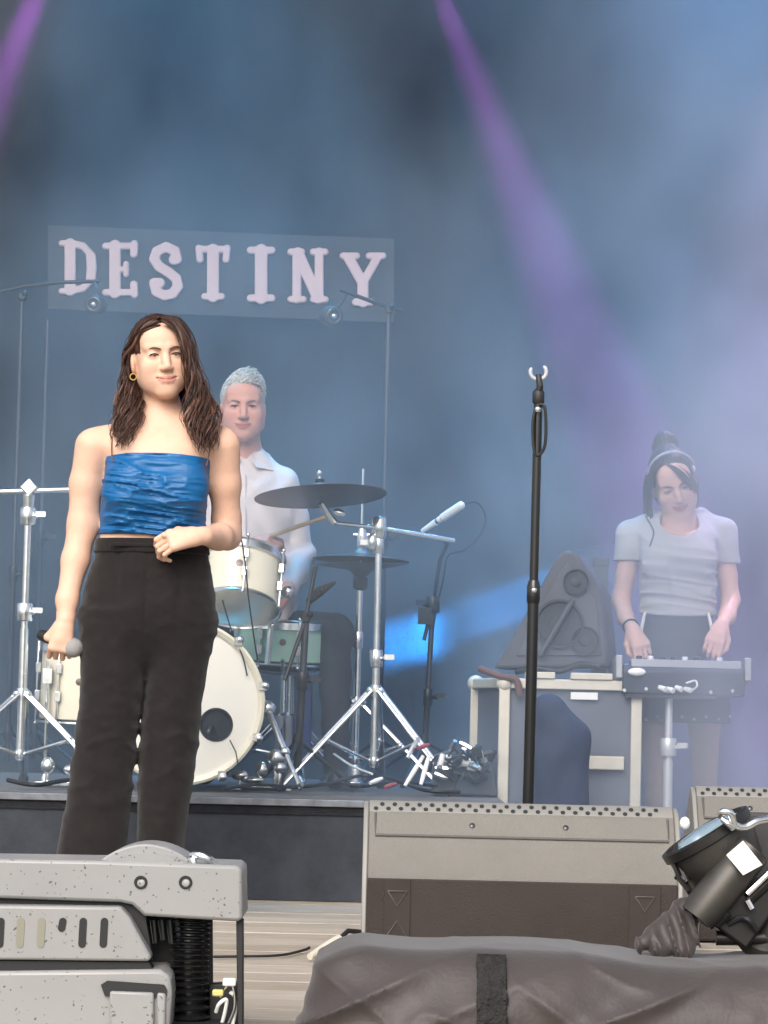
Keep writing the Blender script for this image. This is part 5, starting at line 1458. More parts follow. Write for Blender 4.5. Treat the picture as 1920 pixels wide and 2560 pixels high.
# ------------------------------------------------------------------ people
class Head:
    """a head in local axes (x to the picture's right, -y the face, z up, origin between the eyes' height and the ears)"""
    def __init__(s, c, rot, k=1.0, jaw=1.0, nose=1.0, male=False):
        s.c = Vector(c); s.r = rot; s.k = k; s.jaw = jaw; s.nose = nose; s.male = male
    def w(s, x, y, z):
        return s.c + s.r @ (Vector((x, y, z)) * s.k)
    def loc(s, V):
        A = (V - np.array(s.c)) @ np.array(s.r)
        return A / s.k
    def fill(s, f):
        k = s.k; w_ = s.w; rot = s.r
        def E(c, r, kk=0.012, sub=False, rr=None):
            f.ell(w_(*c), tuple(q * k for q in r), kk * k, rot if rr is None else rot @ rr, sub)
        def Cp(a, b, ra, rb=None, kk=0.012):
            f.cap(w_(*a), w_(*b), ra * k, (ra if rb is None else rb) * k, kk * k)
        j = s.jaw
        E((0, 0.022, 0.030), (0.072, 0.094, 0.086), 0.02)
        E((0, -0.016, -0.022), (0.067 * (0.5 + 0.5 * j), 0.070, 0.088), 0.03)
        E((0, -0.050, 0.045), (0.055, 0.036, 0.042), 0.03)
        for sx in (-1, 1):
            Cp((sx * 0.052 * j, 0.000, -0.060), (sx * 0.016, -0.062, -0.100), 0.021, 0.017, 0.03)
            E((sx * 0.040, -0.060, -0.030), (0.024, 0.020, 0.022), 0.03)
            E((sx * 0.038, -0.042, -0.062), (0.024, 0.028, 0.030), 0.03)
            Cp((sx * 0.012, -0.083, 0.021), (sx * 0.046, -0.066, 0.023), 0.009, 0.008, 0.014)
            E((sx * 0.0315, -0.098, 0.001), (0.019, 0.019, 0.0125), 0.014, True)
            E((sx * 0.0315, -0.0695, 0.000), (0.0165, 0.0165, 0.0155), 0.006)
            E((sx * 0.0118, -0.0945, -0.039), (0.0072, 0.010, 0.0068), 0.009)
            E((sx * 0.076, 0.012, -0.014), (0.007, 0.019, 0.031), 0.010, rr=Matrix.Rotation(R(12 * sx), 3, 'Z'))
            E((sx * 0.0075, -0.105, -0.0475), (0.0042, 0.006, 0.003), 0.003, True)
        n = s.nose
        Cp((0, -0.080, 0.016), (0, -0.098 * (0.93 + 0.07 * n), -0.018), 0.0085, 0.0095, 0.012)
        Cp((0, -0.096 * (0.93 + 0.07 * n), -0.014), (0, -0.1065 * (0.93 + 0.07 * n), -0.034), 0.0078, 0.0092 + 0.001 * n, 0.012)
        E((0, -0.066, -0.101), (0.022 * j, 0.020, 0.016), 0.02)
        # mouth: mound, lips, parting line
        E((0, -0.068, -0.072), (0.032, 0.022, 0.022), 0.02)
        for sx in (-1, 1):
            Cp((0, -0.0905, -0.0660), (sx * 0.0125, -0.0880, -0.0655), 0.0048, 0.0045, 0.006)
            Cp((sx * 0.0125, -0.0880, -0.0655), (sx * 0.0290, -0.0770, -0.0635), 0.0045, 0.0024, 0.006)
            Cp((0, -0.0895, -0.0755), (sx * 0.012, -0.0875, -0.0745), 0.0058, 0.0052, 0.006)
            Cp((sx * 0.012, -0.0875, -0.0745), (sx * 0.0275, -0.0775, -0.0650), 0.0052, 0.0024, 0.006)
            f.scap(w_(0, -0.0965, -0.0705), w_(sx * 0.013, -0.0940, -0.0700), 0.0022 * k, 0.003)
            f.scap(w_(sx * 0.013, -0.0940, -0.0700), w_(sx * 0.0300, -0.0805, -0.0635), 0.0020 * k, 0.003)
    def tint(s, V, skin, lip, cheek, base=None):
        L = s.loc(V)
        out = np.ones((len(V), 4)); out[:, :3] = skin
        def mixin(m_, c):
            m_ = np.clip(m_, 0, 1)[:, None]
            out[:, :3] = out[:, :3] * (1 - m_) + np.array(c) * m_
        x, y, z = L[:, 0], L[:, 1], L[:, 2]
        for sx in (-1, 1):
            e = ((x - sx * 0.043) / 0.026) ** 2 + ((z + 0.036) / 0.022) ** 2
            mixin(np.where(y < -0.03, (1 - e) * 0.30, 0), cheek)
        zc = z - 7.0 * x * x; wl = 1 - (np.abs(x) / 0.0285) ** 2
        m_ = np.where((y < -0.070) & (wl > 0), np.clip((0.0048 + 0.0062 * np.sqrt(np.maximum(wl, 0)) - np.abs(zc + 0.0705)) / 0.0025, 0, 1), 0)
        mixin(m_, lip)
        return out
    def details(s, t, brow_m, brow=0.0032, eye_open=0.6, iris=None):
        """eyes, brows and lashes as parts of person t"""
        k = s.k
        for sx in (-1, 1):
            # visible slit of the eye
            m = MB()
            c = s.w(sx * 0.0315, -0.0775, -0.001)
            m.ball(c, (0.0122 * k, 0.0092 * k, 0.0052 * k * (0.35 + eye_open)), 16, 10, s.r @ Matrix.Rotation(R(-13 * sx), 3, 'Z'))
            e = m.build('eye', M['eyewhite_shaded'], t, sharp=None)
            m = MB(); m.ball(s.w(sx * 0.0310, -0.0812, -0.001), (0.0068 * k, 0.0064 * k, 0.0054 * k * (0.35 + eye_open)), 12, 8, s.r); m.build('iris', iris or M['iris'], e, sharp=None)
            pts = [s.w(sx * (0.0315 + q), -0.0868 + 0.0042 * abs(q / 0.014) ** 2, 0.0030 * (0.35 + eye_open) + 0.0026 - 0.0042 * (q / 0.014) ** 2) for q in (-0.0145, -0.008, 0.0, 0.008, 0.0155)]
            m = MB(); m.tube(spline(pts, 4), [0.0009] * 3 + [0.0020] * (len(spline(pts, 4)) - 6) + [0.0008] * 3, 6); m.build('eyelashes', M['lash'], t)  # thick lash line also draws the shade of the upper lid
            pts = [s.w(sx * q[0], q[1], q[2]) for q in ((0.013, -0.0925, 0.0160), (0.024, -0.0915, 0.0200), (0.036, -0.0838, 0.0215), (0.049, -0.0705, 0.0160))]
            sp = spline(pts, 5); n_ = len(sp)
            m = MB(); m.tube(sp, [brow * k * (0.6 + 0.7 * math.sin(math.pi * min(1, (i + 2) / n_)) ) for i in range(n_)], 8, flat=0.6); m.build('eyebrow', brow_m, t)

def hand(f, wrist, yd, back, thumb, k=1.0, curl=(35, 45, 30), spread=1.0, thumb_to=None, kk=0.010):
    """wrist point, finger direction, back-of-hand normal, thumb = +1/-1 along (yd x back)"""
    yd = Vector(yd).normalized(); back = Vector(back); back = (back - yd * back.dot(yd)).normalized()
    xd = yd.cross(back).normalized() * thumb
    def q(x, y, z): return Vector(wrist) + (xd * x + yd * y + back * z) * k
    f.cap(q(0, 0, 0), q(0.004, 0.05, 0.0), 0.025 * k, 0.024 * k, kk)
    for x0 in (0.026, 0.009, -0.010, -0.027):
        f.cap(q(x0 * 0.45, 0.018, 0), q(x0, 0.082, 0.002), 0.0165 * k, 0.0128 * k, kk * 1.4)
    L = ((0.043, 0.026, 0.021), (0.048, 0.030, 0.022), (0.044, 0.028, 0.022), (0.034, 0.021, 0.019))
    for i, x0 in enumerate((0.029, 0.010, -0.010, -0.029)):
        p = q(x0, 0.084, 0.002); a = 0.0
        r0 = (0.0098, 0.0100, 0.0096, 0.0084)[i]
        sd = (x0 * 1.4) * spread
        for j in range(3):
            a += R(curl[j] + 4 * (i % 2))
            d = yd * math.cos(a) - back * math.sin(a) + xd * sd * (1 - 0.6 * j) * 0.6
            p2 = p + d.normalized() * L[i][j] * k
            f.cap(p, p2, r0 * k * (0.95 - 0.09 * j), r0 * k * (0.88 - 0.09 * j), 0.002)
            p = p2
    t0 = q(0.020, 0.022, -0.006); t1 = q(0.043, 0.052, -0.016)
    t2 = q(0.046, 0.082, -0.026) if thumb_to is None else t1 + (Vector(thumb_to) - t1).normalized() * 0.034 * k
    t3 = t2 + ((t2 - t1).normalized() * 0.7 + (-back) * 0.15 - xd * 0.5).normalized() * 0.026 * k if thumb_to is None else t2 + (t2 - t1).normalized() * 0.026 * k
    f.cap(t0, t1, 0.017 * k, 0.0125 * k, kk); f.cap(t1, t2, 0.0115 * k, 0.0102 * k, 0.006); f.cap(t2, t3, 0.0100 * k, 0.0082 * k, 0.004)

def bbox(pts, m):
    return tuple(min(p[i] for p in pts) - m for i in range(3)), tuple(max(p[i] for p in pts) + m for i in range(3))

M['eyewhite_shaded'] = mat('eye_white_shaded', C(140, 120, 110), 0.35)  # eye white darkened: the shade of the lids is put into its colour
M['iris'] = mat('iris_brown', C(52, 34, 26), 0.25)
M['lash'] = mat('lashes', C(34, 24, 22), 0.7)
def skinmat(name):
    m = mat(name, (1, 1, 1, 1), 0.55, attr='tint', var=0.09, vscale=40, bump=0.06, bscale=260, spec=0.35)
    b = m.node_tree.nodes['Principled BSDF']
    b.inputs['Subsurface Weight'].default_value = 0.0
    b.inputs['Subsurface Radius'].default_value = (0.012, 0.005, 0.003)
    b.inputs['Subsurface Scale'].default_value = 0.6
    return m
M['skin'] = skinmat('skin')
def hairmat(name, c1, c2):
    return mat(name, c1, 0.42, col2=c2, vscale=34, stretch=(1.6, 1.6, 0.35), bump=0.25, bscale=180, spec=0.45)

def lock_bundle(mb, A, B, n, r, rng, wave=0.006, wl=0.09, seg=5, jit=0.006, tip=0.35, zjit=0.012, grow=None):
    """n locks interpolated between the guide curves A and B (lists of points)"""
    for i in range(n):
        t_ = (i + rng.uniform(-0.4, 0.4)) / max(1, n - 1)
        t_ = min(1, max(0, t_))
        pts = []
        j = Vector((rng.uniform(-jit, jit), rng.uniform(-jit, jit) * 1.6, rng.uniform(-zjit, zjit)))
        for k, (a, b) in enumerate(zip(A, B)):
            pts.append(Vector(a).lerp(Vector(b), t_) + j * min(1, k / 2))
        cut = rng.uniform(0.86, 1.0)
        sp = spline(pts, seg)
        sp = sp[:max(4, int(len(sp) * cut))]
        ph = rng.uniform(0, 6.28); m_ = len(sp)
        out = []; rs = []
        L = 0.0
        rr = r * rng.uniform(0.6, 1.25)
        for k, p in enumerate(sp):
            if k: L += (sp[k] - sp[k - 1]).length
            u = k / (m_ - 1)
            am = wave * max(0, (u - 0.25)) / 0.75
            out.append(p + Vector((math.sin(L / wl * 6.28 + ph) * am, math.cos(L / wl * 6.28 + ph) * am, 0)))
            rs.append(rr * (0.45 + 0.75 * math.sin(math.pi * min(0.94, 0.12 + 0.72 * u)) if u < 0.86 else rr / rr * (0.45 + 0.75 * math.sin(math.pi * 0.74)) * max(0.12, 1 - (u - 0.86) / 0.14 * (1 - tip * 0.5))))
        mb.tube(out, rs, 7, flat=0.62)

# ================================================================== the singer
SGD = 8.0
def S(px, py, dy=0.0): return P(px, py, SGD + dy)
def row(py, xl, xr, ry, dy=0.0, grow=0.0):
    a = S(xl, py); b = S(xr, py)
    return ((a.z + b.z) / 2, (a.x + b.x) / 2, SGD + dy, (b.x - a.x) / 2 + grow, ry + grow)
def rows_sorted(rs): return sorted(rs, key=lambda q: q[0])
TORSO = [(1500, 240, 508, 0.090, 0.0), (1450, 240, 512, 0.095, 0.0), (1430, 240, 514, 0.095, 0.0), (1400, 242, 516, 0.094, 0.0), (1350, 250, 512, 0.088, -0.005), (1290, 256, 512, 0.090, -0.008),
         (1225, 262, 516, 0.104, -0.012), (1160, 268, 526, 0.104, 0.0), (1105, 262, 540, 0.090, 0.01), (1072, 300, 505, 0.062, 0.015), (1050, 345, 465, 0.05, 0.02)]
sg = thing('person', (S(330, 2290).x, SGD, 0), 'woman singing in a blue ruched top and wide black trousers', 'person')
body = Field()
body.loft(rows_sorted([row(*q) for q in TORSO]), 0.03, 2.25)
HS = Head(S(399, 893, 0.0), Matrix.Rotation(R(15), 3, 'Z') @ Matrix.Rotation(R(-6), 3, 'Y') @ Matrix.Rotation(R(2), 3, 'X'), 1.00, jaw=0.84, nose=0.6)
neck = [HS.w(0, 0.030, -0.050), S(405, 1030, 0.035), S(403, 1082, 0.03)]
body.chain(neck, [0.050, 0.050, 0.060], 0.035)
for px in (262, 545):
    body.cap(S(404, 1068, 0.03), S(px, 1100, 0.015), 0.030, 0.040, 0.05)
# collar bones
for px in (300, 510):
    body.cap(S(405 + (8 if px > 405 else -8), 1092, -0.045), S(px, 1078, -0.035), 0.009, 0.008, 0.03)
RA = [S(233, 1116, 0.0), S(214, 1210, 0.01), S(207, 1310, 0.015), S(188, 1400, -0.005), S(168, 1500, -0.035), S(165, 1545, -0.05)]
body.chain(RA, [0.052, 0.044, 0.042, 0.037, 0.030, 0.025], 0.02)
LA = [S(554, 1116, 0.005), S(562, 1210, 0.03), S(566, 1300, 0.06), S(568, 1340, 0.065)]
body.chain(LA, [0.053, 0.044, 0.040, 0.038], 0.02)
LF = [S(568, 1340, 0.065), S(548, 1342, -0.02), S(512, 1340, -0.13)]
body.chain(LF, [0.038, 0.036, 0.026], 0.02)
for sx, px in ((-1, 325), (1, 455)):
    body.ell(S(px, 1225, -0.085), (0.062, 0.048, 0.062), 0.04)
zn = HS.w(0, 0, -0.150).z
V1 = carve(body, (S(90, 1300).x, SGD - 0.30, S(300, 1575).z), (S(650, 1300).x, SGD + 0.22, zn + 0.004), 0.0065)
hf = Field(); HS.fill(hf); hf.chain(neck, [0.050, 0.050, 0.060], 0.035)
body_head = Field(); body_head.p = body.p + []
HS_f = Field(); HS.fill(HS_f); HS_f.p = body.p + HS_f.p
c = HS.c
V2 = carve(HS_f, (c.x - 0.13, c.y - 0.16, zn), (c.x + 0.13, c.y + 0.17, c.z + 0.15), 0.0026)
hR = Field(); hR.cap(RA[-2], RA[-1], 0.034, 0.027, 0.01)
mic_a = S(100, 1586, 0.02); mic_b = S(180, 1618, -0.055)
mdir = (mic_b - mic_a).normalized()
hand(hR, RA[-1] + Vector((-0.002, -0.006, -0.012)), (-0.13, -0.10, -1.0), (0.1, -1.0, 0.1), 1, 0.93, curl=(60, 72, 50), thumb_to=S(186, 1615, -0.075))
lo, hi = bbox([RA[-1], S(80, 1580, -0.15), S(200, 1680, 0.08)], 0.03)
V3 = carve(hR, lo, (hi[0], hi[1] + 0.02, RA[-1].z + 0.02), 0.0026)
hL = Field(); hL.cap(LF[-2], LF[-1], 0.038, 0.026, 0.01)
hand(hL, LF[-1] + Vector((-0.014, -0.008, 0.0)), (-1.0, -0.25, -0.22), (0.05, -0.8, 0.55), 1, 0.97, curl=(36, 52, 40), spread=1.5, thumb_to=S(402, 1342, -0.17))
lo, hi = bbox([LF[-1], S(385, 1285, -0.26), S(520, 1400, -0.02)], 0.025)
V4 = carve(hL, lo, (LF[-1].x + 0.018, hi[1], hi[2]), 0.0026)
SKIN = np.array(C(228, 184, 160)[:3]); LIP = np.array(C(196, 132, 120)[:3]); CHK = np.array(C(218, 160, 136)[:3])
me = sdf_mesh('body', [V1, V2, V3, V4], lambda V: HS.tint(V, SKIN, LIP, CHK))
link_mesh('body', me, M['skin'], sg, sharp=None)
M['brow'] = mat('brow_brown', C(116, 84, 70), 0.85)
HS.details(sg, M['brow'], eye_open=0.30)
# earring
m = MB(); m.torus(HS.w(-0.080, 0.000, -0.052), HS.r @ Vector((0.3, 1, 0)), 0.009, 0.0022, 20, 6); m.build('earring', mat('gold', C(214, 176, 110), 0.3, 0.9), sg)

# hair
rng = random.Random(11)
M['hair_b'] = hairmat('brown_hair', C(28, 16, 13), C(80, 51, 40))
hc_ = Field()
def HE(h, f, c_, r_, kk=0.01, sub=False): f.ell(h.w(*c_), tuple(q * h.k for q in r_), kk, h.r, sub)
HE(HS, hc_, (0, 0.024, 0.034), (0.083, 0.102, 0.093), 0.02)
HE(HS, hc_, (0, 0.055, -0.04), (0.080, 0.065, 0.10), 0.04)
HE(HS, hc_, (-0.006, -0.105, -0.030), (0.076, 0.090, 0.124), 0.012, True)
HE(HS, hc_, (-0.085, -0.002, -0.045), (0.034, 0.042, 0.058), 0.02, True)
V = carve(hc_, (c.x - 0.14, c.y - 0.15, c.z - 0.2), (c.x + 0.14, c.y + 0.2, c.z + 0.16), 0.0045, disp=lambda x, y, z: 0.0016 * np.sin(420 * (x - c.x) + 30 * z) + 0 * y)
hr = link_mesh('hair', sdf_mesh('hair', [V]), M['hair_b'], sg, sharp=None)
def G(pts): return [S(*q) for q in pts]
L0 = G([(396, 787, 0.03), (360, 803, 0.03), (332, 862, 0.05), (318, 935, 0.06), (300, 1005, 0.02), (288, 1065, -0.05), (302, 1126, -0.095)])
L1 = G([(399, 793, -0.050), (366, 808, -0.066), (341, 850, -0.042), (322, 892, 0.030), (338, 965, 0.026), (346, 1035, -0.050), (306, 1125, -0.115)])
R0 = G([(404, 787, 0.03), (446, 802, 0.03), (474, 858, 0.05), (490, 925, 0.05), (516, 990, 0.02), (540, 1050, -0.04), (528, 1134, -0.095)])
R1 = G([(401, 794, -0.060), (436, 808, -0.078), (460, 860, -0.080), (472, 935, -0.070), (476, 990, -0.055), (470, 1055, -0.085), (512, 1138, -0.125)])
mh = MB()
lock_bundle(mh, L0, L1, 34, 0.0062, rng, wave=0.014, wl=0.15)
lock_bundle(mh, R0, R1, 40, 0.0062, rng, wave=0.015, wl=0.15)
lock_bundle(mh, L0, L1, 130, 0.0015, rng, wave=0.013, wl=0.14, jit=0.014, zjit=0.02)
lock_bundle(mh, R0, R1, 160, 0.0015, rng, wave=0.014, wl=0.14, jit=0.014, zjit=0.02)
# back fall behind the neck and crown
B0 = G([(392, 790, 0.06), (352, 830, 0.10), (332, 900, 0.11), (326, 980, 0.10), (322, 1060, 0.09)])
B1 = G([(404, 790, 0.06), (448, 830, 0.10), (472, 900, 0.11), (490, 980, 0.10), (500, 1060, 0.09)])
lock_bundle(mh, B0, B1, 24, 0.012, rng, wave=0.006)
# crown strands lying on the cap from the parting
for i in range(34):
    a = (i / 33 - 0.5) * 2
    sx = -1 if i % 2 else 1
    y0 = -0.070 + 0.13 * rng.random()
    pts = [HS.w(sx * 0.004, y0, 0.121 - (y0 - 0.01) ** 2 * 6), HS.w(sx * 0.045, y0 + 0.01, 0.105 - (y0 - 0.01) ** 2 * 5), HS.w(sx * 0.076, y0 * 0.6 + 0.025, 0.055), HS.w(sx * 0.086, y0 * 0.3 + 0.035, -0.005), HS.w(sx * 0.088, 0.03 + y0 * 0.2, -0.06)]
    mh.tube(spline(pts, 5), [0.004, 0.007] + [0.0075] * 17 + [0.005, 0.002][:2], 6, flat=0.6)
# loose wisp over the right shoulder
mh.tube(spline(G([(486, 900, 0.0), (520, 975, 0.0), (548, 1020, -0.02), (552, 1050, -0.03), (540, 1075, -0.05)])), 0.0032, 6)
mh.build('locks', M['hair_b'], hr, sharp=None)
M['hair_h'] = hairmat('brown_hair_light', C(78, 51, 41), C(122, 86, 70))
mh = MB()
lock_bundle(mh, L0, L1, 11, 0.0058, rng, wave=0.016, wl=0.15, jit=0.010)
lock_bundle(mh, R0, R1, 13, 0.0058, rng, wave=0.017, wl=0.15, jit=0.010)
lock_bundle(mh, L0, L1, 40, 0.0013, rng, wave=0.014, wl=0.15, jit=0.016)
lock_bundle(mh, R0, R1, 50, 0.0013, rng, wave=0.015, wl=0.15, jit=0.016)
mh.build('light_locks', M['hair_h'], hr, sharp=None)
# fine hairs from the parting over the temple, softening the hair line
mh = MB()
for i in range(46):
    u = i / 45
    a = S(397 - 34 * u, 800 + 10 * u + rng.uniform(-3, 3), -0.088 + 0.03 * u)
    b = S(352 - 12 * u + rng.uniform(-4, 4), 828 + 22 * u, -0.070 + 0.035 * u)
    d = S(334 - 6 * u + rng.uniform(-3, 3), 872 + 12 * u, -0.030 + 0.04 * u)
    e_ = S(322 + rng.uniform(-6, 4), 925 + 10 * u, 0.02 + 0.02 * u)
    mh.tube(spline([a, b, d, e_], 4), [0.0012] + [0.0022] * 10 + [0.0016, 0.0008], 5)
for i in range(40):
    u = i / 39
    a = S(402 + 20 * u, 800 + 6 * u + rng.uniform(-3, 3), -0.090 + 0.02 * u)
    b = S(440 + 10 * u + rng.uniform(-4, 4), 826 + 4 * u, -0.090 + 0.03 * u)
    d = S(460 + 10 * u + rng.uniform(-3, 4), 880, -0.088 + 0.03 * u)
    e_ = S(472 + 8 * u + rng.uniform(-4, 4), 945, -0.078 + 0.03 * u)
    mh.tube(spline([a, b, d, e_], 4), [0.0012] + [0.0022] * 10 + [0.0016, 0.0008], 5)
mh.build('front_hairs', M['hair_b'], hr, sharp=None)

# blue top
M['satin'] = mat('blue_satin', C(5, 90, 146), 0.48, var=0.12, vscale=7, bump=0.08, bscale=90, spec=0.5)
tp = Field()
tp.loft(rows_sorted([row(*q, grow=0.009) for q in TORSO[3:9]]), 0.03, 2.3)
for px in (325, 455):
    tp.ell(S(px, 1222, -0.088), (0.068, 0.052, 0.070), 0.05)
zt1 = S(390, 1150).z; zb1 = S(330, 1341).z
def topfold(x, y, z):
    u = x - S(390, 1200).x
    h = z - zb1
    uu = u + 0 * h + 0 * y; hh = h + 0 * u + 0 * y; yy = (y - SGD) + 0 * uu
    top = np.clip((h - 0.13) / 0.08, 0, 1)
    hw = hh + 0.22 * uu * uu * (1 - 2.2 * top) + 0.010 * np.sin(9 * uu + 1) + 0.05 * uu * (1 - top)
    a1 = 1 - np.abs(vnoise(9 * uu + 4, 5 * yy, 52 * hw + 3))
    a2 = 1 - np.abs(vnoise(15 * uu + 9, 7 * yy + 5, 95 * hw + 8))
    a3 = vnoise(24 * uu + 1, 9 * yy + 2, 150 * hw)
    side = np.clip(1.25 - (np.abs(uu) / 0.15) ** 3, 0.2, 1)
    return (a1 ** 3 * 0.0125 + a2 ** 3 * 0.0065 + a3 * 0.0012) * side * (1 - 0.35 * top) - 0.004
def topclip(x, y, z):
    u = (x - S(390, 1200).x)
    zt = zt1 + 0.012 - 0.42 * u * u - 0.035 * np.clip((y - SGD) / 0.1, 0, 1)
    return np.maximum(z - zt, zb1 + 0.05 * np.maximum(0, u - 0.0) * 0 - z - 0.012 * np.clip(u / 0.1, -0.2, 1)) + 0 * y
V = carve(tp, (S(210, 1300).x, SGD - 0.2, zb1 - 0.03), (S(570, 1300).x, SGD + 0.15, zt1 + 0.05), 0.0035, disp=topfold, clip=topclip)
tpo = link_mesh('top', sdf_mesh('top', [V]), M['satin'], sg, sharp=None)
for pts in ([S(282, 1168, -0.088), S(279, 1120, -0.066), S(283, 1078, -0.030), S(292, 1052, 0.02)], [S(516, 1165, -0.088), S(524, 1125, -0.062), S(522, 1082, -0.028), S(512, 1055, 0.02)]):
    m = MB(); m.tube(spline(pts), 0.0019, 8); m.build('strap', M['brow'], tpo)  # brown of the strap takes in its shadow on the skin

# trousers
M['trouser'] = mat('black_crepe', C(32, 28, 28), 0.85, var=0.18, vscale=30, bump=0.2, bscale=300, spec=0.2, sheen=0.15)
tr = Field()
tr.loft(rows_sorted([row(1352, 241, 519, 0.098, -0.002), row(1385, 236, 524, 0.103), row(1450, 214, 535, 0.116, 0.008), row(1530, 203, 541, 0.122, 0.01), row(1600, 212, 532, 0.100, 0.008), row(1650, 250, 490, 0.06), row(1690, 320, 420, 0.02)]), 0.03, 2.4)
tr.loft(rows_sorted([row(1530, 204, 385, 0.105, 0.0), row(1640, 201, 368, 0.102, -0.006), row(1750, 198, 356, 0.098, -0.01), row(1850, 190, 342, 0.094, -0.012), row(2000, 168, 332, 0.098, -0.015), row(2150, 142, 320, 0.108, -0.02), row(2292, 126, 314, 0.118, -0.022)]), 0.03, 2.3)
tr.loft(rows_sorted([row(1530, 362, 541, 0.105, 0.02), row(1640, 366, 525, 0.102, 0.02), row(1750, 357, 506, 0.098, 0.022), row(1850, 348, 495, 0.094, 0.025), row(2000, 340, 478, 0.096, 0.03), row(2150, 334, 462, 0.104, 0.035), row(2286, 328, 456, 0.112, 0.035)]), 0.018, 2.3)
zk = S(250, 1880).z; zh = S(300, 1560).z
def trfold(x, y, z):
    u = x - S(355, 1600).x
    ll = np.exp(-((z - zk) / 0.16) ** 2)
    hh = np.exp(-((z - zh) / 0.10) ** 2)
    low = np.clip((S(300, 1750).z - z) / 0.5, 0, 1)
    uu = u + 0 * z + 0 * y; zz = z + 0 * uu; yy = y + 0 * uu
    r1 = (1 - np.abs(vnoise(9 * uu + 6 * zz, 6 * yy, 20 * zz - 8 * uu + 3))) ** 3
    r2 = (1 - np.abs(vnoise(10 * uu - 9 * zz + 5, 6 * yy, 17 * zz + 9 * uu))) ** 3
    r3 = vnoise(14 * uu + 2, 9 * yy, 3.0 * zz)
    d = 0.007 * ll * r1 + 0.004 * hh * r2 + 0.008 * low * r3 + 0.0012 * r2 + 0.0015 * vnoise(40 * uu, 30 * yy, 60 * zz) - 0.003
    # front pleats at the waist and press creases
    for px in (300, 455):
        w0 = S(px, 1500).x
        cz = np.clip((z - S(300, 1640).z) / 0.25, 0, 1)
        d = d - 0.005 * np.exp(-((x - w0) / 0.010) ** 2) * cz * (y < SGD)
    # fly
    d = d - 0.004 * np.exp(-((x - S(372, 1500).x) / 0.006) ** 2) * (z > S(372, 1580).z) * (y < SGD)
    return d
V = carve(tr, (S(95, 2200).x, SGD - 0.20, 0.012), (S(580, 1600).x, SGD + 0.22, S(380, 1340).z), 0.006, disp=trfold, clip=lambda x, y, z: (z - S(380, 1352).z - 0.02 * (x - S(380, 1352).x)) + 0 * y)
tro = link_mesh('trousers', sdf_mesh('trousers', [V]), M['trouser'], sg, sharp=None)
wb = Field(); wb.loft(rows_sorted([row(1350, 240, 520, 0.100, -0.002), row(1388, 234, 526, 0.107)]), 0.01, 2.4)
V = carve(wb, (S(200, 1300).x, SGD - 0.2, S(380, 1400).z), (S(570, 1300).x, SGD + 0.2, S(380, 1335).z), 0.005, clip=lambda x, y, z: np.maximum(z - S(380, 1350).z, S(380, 1386).z - z) + 0 * x * y)
link_mesh('waistband', sdf_mesh('waistband', [V]), M['trouser'], tro, sharp=45)
for px in (352,):
    m = MB(); m.box(S(px, 1362, -0.105), (0.17, 0.006, 0.010)); m.build('belt_tab', M['trouser'], tro, bevel=0.002)
for cx, dy in ((232, -0.05), (392, 0.0)):
    p = S(cx, 2290, dy); f = Field()
    f.cap((p.x, p.y + 0.07, 0.035), (p.x, p.y - 0.08, 0.026), 0.033, 0.028, 0.02); f.cap((p.x, p.y - 0.05, 0.026), (p.x, p.y - 0.14, 0.020), 0.032, 0.020, 0.02)
    V = carve(f, (p.x - 0.07, p.y - 0.2, 0.001), (p.x + 0.07, p.y + 0.14, 0.09), 0.006, clip=lambda x, y, z: (0.003 - z) + 0 * x * y)
    link_mesh('shoe', sdf_mesh('shoe', [V]), M['blackpl'], sg, sharp=None)

# hand-held microphone
mc = thing('microphone', mic_a, 'wireless microphone with a grey ball head in the singer\'s lowered hand', 'microphone')
mm_c = (RA[-1] + Vector((-0.012, -0.015, -0.075)))
Lm = (mic_b - mic_a).length
m = MB(); m.lathe([(0.013, 0.0), (0.016, 0.005), (0.017, Lm * 0.5), (0.019, Lm - 0.02)], mic_a, mdir, 24); m.build('handle', M['blackpl'], mc)
M['mesh_ball'] = mat('mic_mesh', C(168, 166, 164), 0.5, 0.3, bump=0.6, bscale=500)
m = MB(); m.lathe([(0.019, -0.020), (0.027, -0.012), (0.0285, 0.002), (0.027, 0.014), (0.020, 0.026), (0.010, 0.032), (0.0, 0.033)], mic_b, mdir, 24); m.build('ball_head', M['mesh_ball'], mc)
m = MB(); m.torus(mic_b - mdir * 0.010, mdir, 0.0275, 0.003, 24, 6); m.build('ring', M['mesh_ball'], mc)
# ================================================================== the drummer
DD = 10.0
def S(px, py, dy=0.0): return P(px, py, DD + dy)
def row(py, xl, xr, ry, dy=0.0, grow=0.0):
    a = S(xl, py); b = S(xr, py)
    return ((a.z + b.z) / 2, (a.x + b.x) / 2, DD + dy, (b.x - a.x) / 2 + grow, ry + grow)
dr = thing('person', (S(640, 1560).x, DD + 0.2, RZ), 'grey-haired man in a white shirt drumming behind the singer', 'person')
HD = Head(S(607, 1018, 0.0), Matrix.Rotation(R(4), 3, 'Z') @ Matrix.Rotation(R(-1), 3, 'Y') @ Matrix.Rotation(R(4), 3, 'X'), 0.99, jaw=1.12, nose=1.1, male=True)
f = Field(); HD.fill(f)
neck = [HD.w(0, 0.03, -0.05), S(612, 1140, 0.06), S(614, 1185, 0.06)]
f.chain(neck, [0.058, 0.060, 0.07], 0.03)
c = HD.c
V2 = carve(f, (c.x - 0.13, c.y - 0.16, S(612, 1190).z), (c.x + 0.13, c.y + 0.2, c.z + 0.15), 0.0036)
